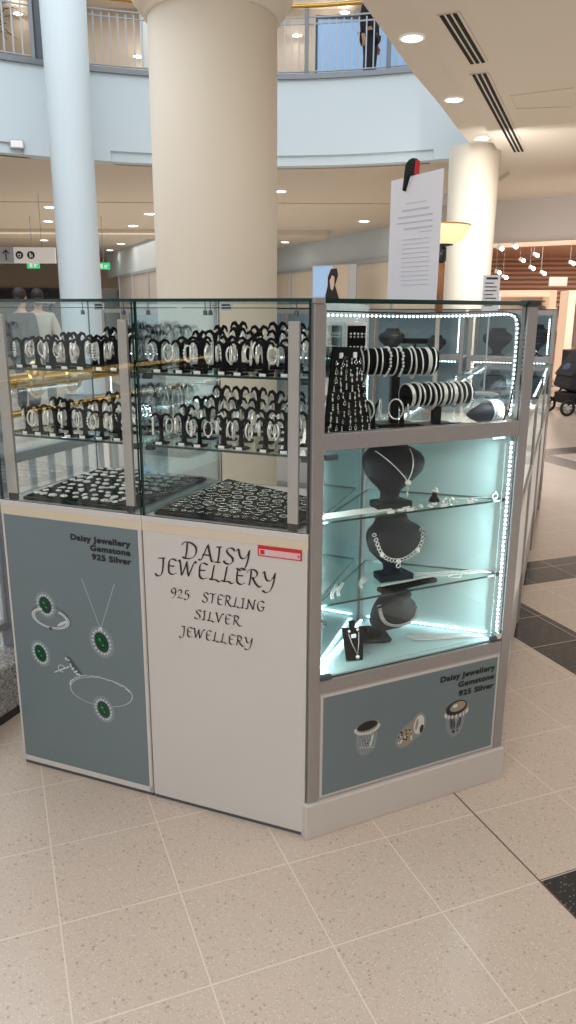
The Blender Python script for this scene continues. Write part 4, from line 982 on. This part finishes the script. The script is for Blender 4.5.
# small upright earring card behind
t = empty('earring_card', PG(.226,.165,Z0), rzG+R(-5), 'white edged black card of earrings standing above the slanted board', 'display card')
m = MB(); m.box(-.034,.030,0,.004,0,.285); m.build('card_back', 'tag', t); m = MB(); m.box(-.028,.026,-.002,0,.10,.277); m.build('card_face', 'black', t)
m = MB(); 
for r in range(3):
    for k in range(5): m.ball((-.020+k*.011,-.004,.255-r*.035), .0036, 6); m.mi = 1 if (r == 1 and k in (1,3)) else 0; m.ball((-.020+k*.011,-.004,.247-r*.035), .003, 6); m.mi = 0
m.build('studs', ['silverb','copper'], t)
# two small Y stands with hoops
for i, (x, y) in enumerate(((.243,.095),(.33,.085))):
    t = empty('hoop_stand', PG(x, y, Z0), rzG, ('left' if i == 0 else 'right')+' small black forked stand for hoops behind the upper glass', 'stand', 'forked hoop stands')
    m = MB(); m.box(-.018,.018,-.012,.012,0,.005); m.build('foot', 'blackp', t); m = MB(); m.tube([(0,0,.004),(0,0,.03),(0,0,.055)], [.009,.006,.006], 8)
    for s in (-1,1): m.tube([(0,0,.052),(s*.008,0,.066),(s*.020,0,.082)], [.005,.004,.003], 8)
    m.build('fork', 'black', t)
    for s in (-1,1):
        m = MB(); m.torus((0,0,0), .026, .0022, 'y', 24, 6, .8,1.05); o = m.build('hoop', 'silverb'); p = PG(x+s*.021, y, Z0+.056); o.location = p; o.rotation_euler = (0,0,rzG+R(50*s))
        tag(o, 'silver hoop hung on the %s arm of the %s forked stand' % ('left' if s < 0 else 'right', 'left' if i == 0 else 'right'), 'hoop')
# spindle-shaped bangle holder at right
t = empty('bangle_cone', PG(.610,.070,Z0), rzG+R(4), 'black double-pointed bangle holder at the right of the upper compartment', 'bangle stand')
m = MB(); m.lathe([(.001,-.075),(.014,-.055),(.027,-.02),(.030,0),(.029,.020),(.024,.045),(.013,.072),(.001,.092)], 28, close=False); m.v = [(v_[2], v_[1], v_[0]+.031) for v_ in m.v]; m.f = [tuple(reversed(f_)) for f_ in m.f]; m.build('spindle', 'bust', t)
bpy.context.view_layer.update(); T = t.matrix_world.copy()
for i in range(4):
    m = MB(); m.torus((0,0,0), .033, .0018, 'x', 28, 5); m.torus((.003,0,0), .0335, .0014, 'x', 28, 5); o = m.build('bangle', 'silverb'); o.matrix_world = T @ Matrix.Translation((.004+.011*i,0,.0355)); tag(o, 'thin silver bangle on the double-pointed holder, %s from left' % ORD[i], 'bangle', 'bangles on the double-pointed holder')
o = MB(); o.box(-.05,.05,-.022,.022,0,.010); o = o.build('velvet_box', 'plaid', None, .003); place(o, PG, .475,.055,Z0, rzG); tag(o, 'flat dark blue velvet box under the lower bangle roll', 'box')

# ---- paper notice, clip, lamp, far notice --------------------------------------
pa = Vector((.296,2.37)); pb = Vector((.414,2.21)); d = pb-pa; t = empty('paper_notice', (pa.x,pa.y,1.4915), atan2(d.y,d.x), 'tall printed paper notice in a clear sleeve standing on the corner cabinet', 'notice')
L_ = d.length; hL, hR = .338, .337
f = lambda x,y,h:(x,h,y)
m = MB(); m.prism([(0,0),(L_,0),(L_+.004,hR+.008),(0,hL)], -.0006, .0006, f); m.build('sheet', 'paper', t)
m = MB(); m.prism([(-.002,0),(L_+.004,0),(L_+.008,hR+.012),(-.002,hL+.004)], .0010, .0022, f); m.build('clear_sleeve', 'glass', t)
m = MB()
lines = [(.27,.32,.72,1.2),(.252,.25,.78,3.0),(.234,.18,.85,2.6),(.218,.15,.85,2.0),(.202,.30,.86,2.6),(.190,.62,.84,1.4)]+[(.172-i*.0125,.28,.82,1.0) for i in range(11)]
for z, a, c, th in lines: m.box(L_*a, L_*c, -.0014, -.0008, z-.0012*th, z+.0006*th)
m.build('print_lines', 'ink', t)
q = pa.lerp(pb, .38); t = empty('bulldog_clip', (q.x,q.y,1.797), atan2(d.y,d.x), 'black and red clip gripping the top of the paper notice', 'clip')
m = MB(); m.prism([(-.030,.0),(-.020,-.004),(.0,.045),(.032,.052),(.036,.095),(.022,.104),(.0,.100),(-.018,.086)], -.012, .010, f); m.build('jaw', 'blackp', t, .003)
m = MB(); m.box(.030,.038,-.010,.010,.050,.094); m.build('red_pad', 'red', t); t.scale = (.72,.8,.78)
p = aty(442, 246, 3.6)
t = empty('floor_lamp', (p.x,3.6,0), 0, 'uplighter floor lamp with timber pole and frosted bowl behind the notice', 'lamp')
m = MB(); m.lathe([(.13,0),(.13,.015),(.03,.03),(.018,.05)], 28); m.build('base', 'dark', t)
m = MB(); m.lathe([(.018,1.46),(.018,1.68)], 14); m.build('pole', 'wood', t); m = MB(); m.lathe([(.010,.05),(.010,1.46)], 14); m.build('lower_pole', 'alu_l', t)
m = MB(); m.lathe([(.012,1.68),(.022,1.69),(.022,1.745),(.016,1.75),(.05,1.757),(.052,1.762)], 18); m.build('collar', 'dark', t)
m = MB(); m.lathe([(.045,1.758),(.085,1.775),(.108,1.80),(.120,1.835),(.122,1.840),(.117,1.838),(.10,1.80),(.04,1.768)], 36, close=False); m.build('lamp_shade', 'shade', t)
m = MB(); m.torus((0,0,1.840),.122,.003,'z',36,6); m.build('shade_rim', 'gold', t)

# ---- low counters of the right-hand row and the far cabinets ---------------------
rowd = Vector((.3404,.9403)); rzr = atan2(rowd.y, rowd.x); rown2 = Vector((-rowd.y, rowd.x)); R0 = R2+rowd*.02+rown2*.012
def low_counter(s0, ln, label):
    o2 = R0+rowd*s0; t = empty('counter_showcase', (o2.x,o2.y,0), rzr, label, 'counter', 'low glass counters of the right row')
    m = MB(); m.box(.003,ln-.003,.01,.5,.06,.80); m.build('body', 'white', t, .002)
    m = MB(); m.box(.0,ln,.02,.5,0,.06); m.build('plinth', 'alu', t)
    for x in (.0, ln-.03): m = MB(); m.box(x,x+.03,0,.03,.05,1.10); m.build('upright', 'alu', t, .002)
    for x in (.0, ln-.03): m = MB(); m.box(x,x+.03,.47,.5,.80,1.10); m.build('upright', 'alu', t, .002)
    m = MB(); m.box(.03,ln-.03,.0,.025,.78,.81); m.build('rail', 'alu', t, .002)
    m = MB(); m.box(.03,ln-.03,.0,.02,1.085,1.10); m.build('rail', 'alu_l', t, .002)
    pane(t, .03,ln-.03,.006,.011,.81,1.085); pane(t, 0,ln,0,.5,1.10,1.107); pane(t, .03,ln-.03,.489,.494,.81,1.1)
    pane(t, .03,ln-.03,.03,.47,.955,.961,'glass_shelf','glass_shelf')
    m = MB(); m.box(.004,ln-.004,.012,.498,.80,.806); m.build('inner_floor', 'tag', t)
    led([(.05,.035,1.08),(ln-.05,.035,1.08)], .03, t, .006)
    led([(.05,.465,1.08),(ln-.05,.465,1.08)], .03, t, .006)
    return t
nms = ['low glass counter showcase next to the corner cabinet in the right row','middle low glass counter showcase of the right row','farthest low glass counter showcase of the right row']
PR = fr(R0, rowd, rown2)
for i in range(3):
    low_counter(i*1.22, 1.215, nms[i])
    for k in range(5):
        x = i*1.22+.14+k*.23
        for z, nmz in ((.8065,'floor'),(.9615,'shelf')):
            t = empty('jewellery_tray', PR(x,.25,z), rzr, 'small dark tray of rings on the %s of the %s, %s along' % (nmz, ['nearest low counter','middle low counter','farthest low counter'][i], ORD[k]), 'tray', 'ring trays in the low counters')
            m = MB(); m.box(-.085,.085,-.13,.13,0,.014); m.build('tray_base', ['black','blueb','tag','black','greyl'][(k+i+(z > .9)) % 5], t, .002)
            m = MB()
            for a_ in range(4):
                for c_ in range(5): m.torus((-.06+.04*a_,-.10+.05*c_,.020),.009,.002,'x',10,4)
            m.build('rings', 'silverb', t)
def tall_cabinet(o2, rz, label, ln=.5, z0=.62, group=None, front_only=False, shelves=(1.14,), lower=True, bustn=0, leds=True):
    t = empty('tall_display_cabinet', (o2.x,o2.y,0), rz, label, 'display cabinet', group)
    m = MB(); m.box(.004,ln-.004,.006,.44,.06,z0); m.build('body', 'white', t); m = MB(); m.box(0,ln,0,.44,0,.06); m.build('plinth', 'alu', t)
    for x in (0, ln-.028):
        for y in (0,.415): m = MB(); m.box(x,x+.028,y,y+.025,.06,1.49); m.build('upright', 'alu', t, .002)
    m = MB(); m.box(.028,ln-.028,0,.025,1.115,1.158); m.build('transom', 'alu', t, .002)
    m = MB(); m.box(.028,ln-.028,0,.025,1.455,1.49); m.build('top_rail', 'alu', t, .002)
    m = MB(); m.box(.01,ln-.01,.012,.43,1.13,1.14); m.build('inner_floor', 'tag', t)
    m = MB(); m.box(.01,ln-.01,.012,.43,z0,z0+.006); m.build('lower_floor', 'teal', t)
    pane(t, .028,ln-.028,.008,.013,1.158,1.455); pane(t, .028,ln-.028,.008,.013,z0,1.115); pane(t, 0,ln,0,.44,1.49,1.497); m = MB(); m.box(.028,ln-.028,.425,.43,z0,1.455); m.build('back_panel', 'blueback', t)
    if leds:
        led([(ln-.045,.03,1.17),(ln-.045,.03,1.44)], .02, t, .0055); led([(.045,.03,1.105),(ln-.045,.03,1.105)], .024, t, .006)
        if ln > .55: led([(.045,.03,z0+.02),(.045,.03,1.1)], .02, t, .0055)
    return t
FC = R0+rowd*3.68
fo = FC+rown2*.62   # face looks back toward the camera: local x runs from inner side to the outer edge
tall_cabinet(fo, atan2(-rown2.y, -rown2.x), 'tall glass cabinet closing the far end of the right row', .62)
PF = fr(fo, -rown2, rowd)
def far_bust(P, rz, x, y, z, s, label):
    t = empty('necklace_bust', P(x, y, z), rz, label, 'necklace bust'); t.scale = (s,s,s)
    for ch in b2.children: dup(ch, par=t)
    return t
rzf = atan2(-rown2.y, -rown2.x)
far_bust(PF, rzf, .47,.15,1.14, 1.25, 'black necklace bust at the outer side of the far tall cabinet')
far_bust(PF, rzf, .20,.2,1.14, 1.1, 'black necklace bust at the inner side of the far tall cabinet')
# back row behind the column
BK = fo+rown2*.02
for i in range(4):
    o2 = BK+rown2*(.80*(i+1)+.0)
    tall_cabinet(o2, rzf, 'tall glass cabinet of the kiosk back row, %s from its right end' % ORD[i], .79, .62, 'glass cabinets of the kiosk back row')
    P_ = fr(o2, -rown2, rowd)
    far_bust(P_, rzf, .2,.16,1.14, 1.05, 'black bust, left side of the %s back-row cabinet from the right' % ORD[i])
    far_bust(P_, rzf, .55,.2,1.14, .8, 'small black bust, right side of the %s back-row cabinet from the right' % ORD[i])
    o = dup(bpy.data.objects.get('bracelet_roll'), P_(.38,.2,1.14), rzf, 'black velvet roll in the %s back-row cabinet from the right' % ORD[i], 'black rolls in the back row'); o.scale = (.9,.9,.6)
# far notice on the right row
p = aty(507,300,3.25); p2 = aty(526,300,3.25)
t = empty('paper_notice', PR(1.25,.24,1.1072), rzr-R(68), 'small white printed notice standing farther along the right row', 'notice')
m = MB(); m.box(-.037,.037,-.001,.001,.36,.515); m.build('sheet', 'paper', t); m = MB(); m.box(-.024,.026,-.002,-.001,.497,.506)
for i in range(7): m.box(-.028,.024 if i % 3 else .01,-.002,-.001,.48-i*.016,.484-i*.016)
m.build('print_lines', 'inkd', t); m = MB(); m.cyl((0,.004,0),(0,.004,.5),.004,8); m.cyl((0,.004,0),(0,.004,.008),.05,20); m.build('holder', 'greyl', t)

# ================================================================ SHOP AT RIGHT
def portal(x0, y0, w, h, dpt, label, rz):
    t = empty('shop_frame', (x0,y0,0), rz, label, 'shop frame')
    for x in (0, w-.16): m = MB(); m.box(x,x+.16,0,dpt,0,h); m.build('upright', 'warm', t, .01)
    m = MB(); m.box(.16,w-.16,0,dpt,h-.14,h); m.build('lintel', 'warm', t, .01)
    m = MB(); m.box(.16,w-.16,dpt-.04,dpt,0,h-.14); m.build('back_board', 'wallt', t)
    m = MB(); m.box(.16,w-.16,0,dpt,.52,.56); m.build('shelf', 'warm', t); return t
def garment_mesh(k):
    m = MB(); n = 12; prof = [(0,.30,.07),(.25,.27,.06),(.55,.24,.055),(.78,.25,.05),(.86,.20,.045),(.90,.07,.03)]
    vs = []; fs = []
    for (h, a, b_) in prof:
        for j in range(n): th = 2*pi*j/n; wv = 1+.12*sin(3*th+k)*(1-h); vs.append((b_*cos(th)*wv, a*sin(th)*wv, h))
    for i in range(len(prof)-1):
        for j in range(n): fs.append((i*n+j, i*n+(j+1) % n, (i+1)*n+(j+1) % n, (i+1)*n+j))
    m.add(vs, fs, True)
    for s in (-1,1): m.tube([(0,s*.19,.84),(0,s*.29,.6),(.02,s*.31,.3)], [.055,.05,.04], 8)
    m.tube([(0,0,.88),(0,0,.98),(0,.02,1.0)], .006, 5); return m
gm = [garment_mesh(k).mesh('hanging_garment', c) for k, c in enumerate(('cl1','cl2','cl3','cl4','cream'))]
pA = aty(490,290,18.6); pB = aty(563,290,18.0)
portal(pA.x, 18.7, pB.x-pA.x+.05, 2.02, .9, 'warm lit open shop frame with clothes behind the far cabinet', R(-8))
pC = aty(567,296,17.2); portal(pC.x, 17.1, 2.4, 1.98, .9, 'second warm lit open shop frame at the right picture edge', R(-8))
for i, (x0, y0, n, nm) in enumerate(((pA.x+1.0,19.1,5,'first shop frame'), (pC.x+.3,17.45,7,'second shop frame'))):
    m = MB(); m.cyl((x0-.1,y0,1.78),(x0+.21*n,y0-.03*n,1.78),.015,8); tag(m.build('clothes_rail','greyd'), 'dark clothes rail inside the '+nm, 'clothes rail')
    for k in range(n):
        o = bpy.data.objects.new('hanging_garment', gm[(k*3+i) % 5]); col.objects.link(o); o.location = (x0+.21*k, y0-.03*k, .78); o.rotation_euler = (0,0,R(6+random.uniform(-5,5))); o.scale = (1.1,.85,1)
        tag(o, '%s %s garment from the left on the rail of the %s' % (ORD[k], ['pale pink','grey','burgundy','black','cream'][(k*3+i) % 5], nm), 'garment', 'garments on the rail of the '+nm)
# dark counter under frames
m = MB(); m.box(0,3.4,0,.7,0,.75); o = m.build('display_table','cl4',None,.02); o.location = (pC.x-.3,15.9,0); o.rotation_euler = (0,0,R(-8)); tag(o, 'low dark display table in front of the right shop frame', 'table')
# track spots
for i, (x, y) in enumerate(((520,259),(534,254),(496,271),(530,267),(541,272),(503,276),(570,262),(512,245),(498,247))):
    q = atz(x, y, 3.0) if i < 7 else atz(x, y, 2.98); q = aty(x, y, 20 if i < 7 else 17.6)
    t = empty('track_spotlight', q, 0, 'white track spotlight, %s, under the timber shop ceiling' % ['central bright','tall','left low','middle low','right low','lowest left','far right','second behind fascia','first behind fascia'][i], 'spotlight', 'track spotlights in the shop')
    m = MB(); m.cyl((0,0,0),(.05,-.12,-.04),.048,12); m.build('lamp_body', 'signw', t); m = MB(); m.ball((.055,-.14,-.05),.042,10); m.build('lens', 'lamp', t); m = MB(); m.cyl((0,0,.02),(0,0,3.25-q.z),.005,6); m.build('stem', 'greyl', t)
p = aty(542,282,18.4); m = MB(); m.box(0,.42,0,.06,0,.20); o = m.build('lit_sign','signw',None,.01); o.location = (aty(549,286,18.4).x,18.4,aty(549,286,18.4).z); tag(o, 'small blank white lit sign hanging inside the shop', 'sign')
# ad screen left of the shop
t = empty('bright_screen', (aty(487,298,17).x,17,1.2), 0, 'small bright blue and white screen beside the right column', 'screen'); m = MB(); m.box(0,.30,0,.05,0,.70); m.build('bezel','signw',t,.01); m = MB(); m.box(.03,.13,-.01,0,.05,.65); m.box(.17,.27,-.01,0,.05,.65); m.build('picture','blueb',t)

# pushchair
p = atz(556,420,0)
t = empty('pushchair', (4.45,11.6,0), R(-80), 'black pushchair with blue plaid blanket parked by the right shop', 'pushchair')
def wheel(x, y, r, nm='wheel'):
    m = MB(); m.torus((x,y,r), r-.02, .022, 'x', 24, 8); o = m.build(nm, 'rubber', t); k = MB(); k.cyl((x-.02,y,r),(x+.02,y,r),.035,14)
    for i in range(6): a = i*pi/3; k.bar((x,y,r),(x,y+(r-.03)*cos(a),r+(r-.03)*sin(a)),.008,.014)
    k.build('hub', 'greyl', o)
for x in (-.28,.28): wheel(x,-.36,.12); wheel(x,.34,.14)
for x in (-.27,.27):
    m = MB(); m.tube([(x,-.36,.14),(x,-.05,.5),(x,.35,.95),(x,.5,1.02)],.016,8); m.tube([(x,.34,.15),(x,.0,.5),(x,-.2,.58)],.016,8); m.build('frame_tube','blackp',t)
m = MB(); m.tube([(-.27,.5,1.02),(0,.53,1.03),(.27,.5,1.02)],.02,8); m.build('handle','rubber',t)
m = MB(); m.prism([(-.35,.42),(-.3,.62),(.0,.50),(.22,.98),(.30,.95),(.12,.38),(-.1,.32)], -.24,.24, lambda a,b_,h:(h,a,b_)); m.build('seat','cl4',t,.03)
m = MB(); m.prism([(-.34,.58),(-.1,.92),(.1,1.02),(.26,.98),(.2,.88),(.02,.86),(-.2,.58)], -.25,.25, lambda a,b_,h:(h,a,b_)); m.build('hood','coat',t,.02)
m = MB(); m.prism([(-.3,.16),(-.32,.32),(.26,.34),(.24,.16)], -.23,.23, lambda a,b_,h:(h,a,b_)); m.build('basket','cl4',t,.02)
m = MB(); m.ball((-.05,-.12,.66),.17,16,1.2,1.0,.7); m.build('blanket','plaid',t)

# ================================================================ LIGHT
w = bpy.data.worlds.new('world'); scn.world = w; w.use_nodes = True; bg = w.node_tree.nodes['Background']
nt = w.node_tree; tc = nt.nodes.new('ShaderNodeTexCoord'); sp = nt.nodes.new('ShaderNodeSeparateXYZ'); rp = nt.nodes.new('ShaderNodeValToRGB')
rp.color_ramp.elements[0].position = .0; rp.color_ramp.elements[0].color = (.62,.60,.57,1); rp.color_ramp.elements[1].position = .5; rp.color_ramp.elements[1].color = (.92,.97,1.0,1)
nt.links.new(tc.outputs['Generated'], sp.inputs[0]); nt.links.new(sp.outputs['Z'], rp.inputs[0]); nt.links.new(rp.outputs[0], bg.inputs[0])
bg.inputs[1].default_value = 1.08
def area(loc, rot, size, power, colr=(1,1,1), sy=None, name='area_light'):
    l = bpy.data.lights.new(name, 'AREA'); l.energy = power; l.size = size; l.color = colr
    if sy: l.shape = 'RECTANGLE'; l.size_y = sy
    o = bpy.data.objects.new(name, l); col.objects.link(o); o.location = loc; o.rotation_euler = rot; return o
def point(loc, power, colr=(1,1,1), r=.05, name='point_light'):
    l = bpy.data.lights.new(name, 'POINT'); l.energy = power; l.color = colr; l.shadow_soft_size = r; l.specular_factor = 0; o = bpy.data.objects.new(name, l); col.objects.link(o); o.location = loc; return o
area((-3.5,6.5,8.5), (0,0,0), 8, 520, (.90,.95,1.0))                       # skylight over the atrium
area((2.2,1.6,3.85), (0,0,0), 3.5, 80, (1,.95,.88))                        # lit ceiling near the camera
area((8,9,3.8), (0,0,0), 6, 160, (1,.93,.84))
area((-1.5,-3.2,3.6), (R(52),0,R(-8)), 5, 290, (1,.98,.96), 2.5)             # fill added behind the camera to brighten the cabinet fronts
area((4,11,3.8), (R(35),0,R(-25)), 3, 90, (1,.95,.88))  # fill added to lift the grey shop bulkhead
area((-8,26,3.9), (0,0,0), 12, 500, (1,.93,.84), 10)
area((0,20,3.9), (0,0,0), 4, 120, (1,.93,.84), 6)
area((8.5,20,3.1), (0,0,0), 5, 260, (1,.87,.76))
area((-2,17.5,8.2), (0,0,0), 6, 200, (1,.93,.86), 3)
area((4.5,7.5,.3), (pi,0,0), 7, 130, (1,.95,.86), 12)                       # unseen uplight added to brighten the right ceiling
area((-4,24,.3), (pi,0,0), 12, 250, (1,.95,.86), 14)  # second added uplight, brightening the ceiling beyond the atrium
for l_ in bpy.data.lights: l_.specular_factor = .25; l_.energy *= .93
def strip_light(p, d, L_, power, colr):
    l = bpy.data.lights.new('led_and_fill_light', 'AREA'); l.shape = 'RECTANGLE'; l.size = .02; l.size_y = L_; l.energy = power; l.color = colr; l.specular_factor = 0
    o = bpy.data.objects.new('led_and_fill_light', l); col.objects.link(o); z = -Vector(d).normalized(); y = Vector((0,0,1)); x = y.cross(z).normalized(); y = z.cross(x)
    o.matrix_world = Matrix(((x.x,y.x,z.x,p.x),(x.y,y.y,z.y,p.y),(x.z,y.z,z.z,p.z),(0,0,0,1)))
dv = PG(-1,.42,0)-PG(0,0,0)
strip_light(Vector((3.0,11.5,2.6)), (3,6,.7), 2.2, 30, (1,.97,.95)); strip_light(Vector((6.0,15.0,1.0)), (.4,7,1.6), 2.2, 45, (1,.92,.85))  # fills added for the bulkhead and shop, with no strip fitted there
strip_light(PG(.640,.012,.80), dv, .6, .85, (.74,.98,1)); strip_light(PG(.648,.03,1.30), dv, .26, .8, (.88,.97,1))
dv = PG(.3,1,0)-PG(0,0,0)
strip_light(PG(.06,.016,.80), dv, .6, 1.1, (.78,1,1))
for s in (.6,1.9,3.1): q = PR(s,.25,1.04); point(q, .8, (.92,.97,1), .03)

scn.view_settings.view_transform = 'Standard'; scn.view_settings.look = 'None'; scn.view_settings.exposure = 0; scn.view_settings.gamma = 1
cy = scn.cycles; cy.use_denoising = True; cy.max_bounces = 10; cy.transparent_max_bounces = 48; cy.glossy_bounces = 5; cy.diffuse_bounces = 4; cy.caustics_reflective = False; cy.caustics_refractive = False
cy.sample_clamp_indirect = 4
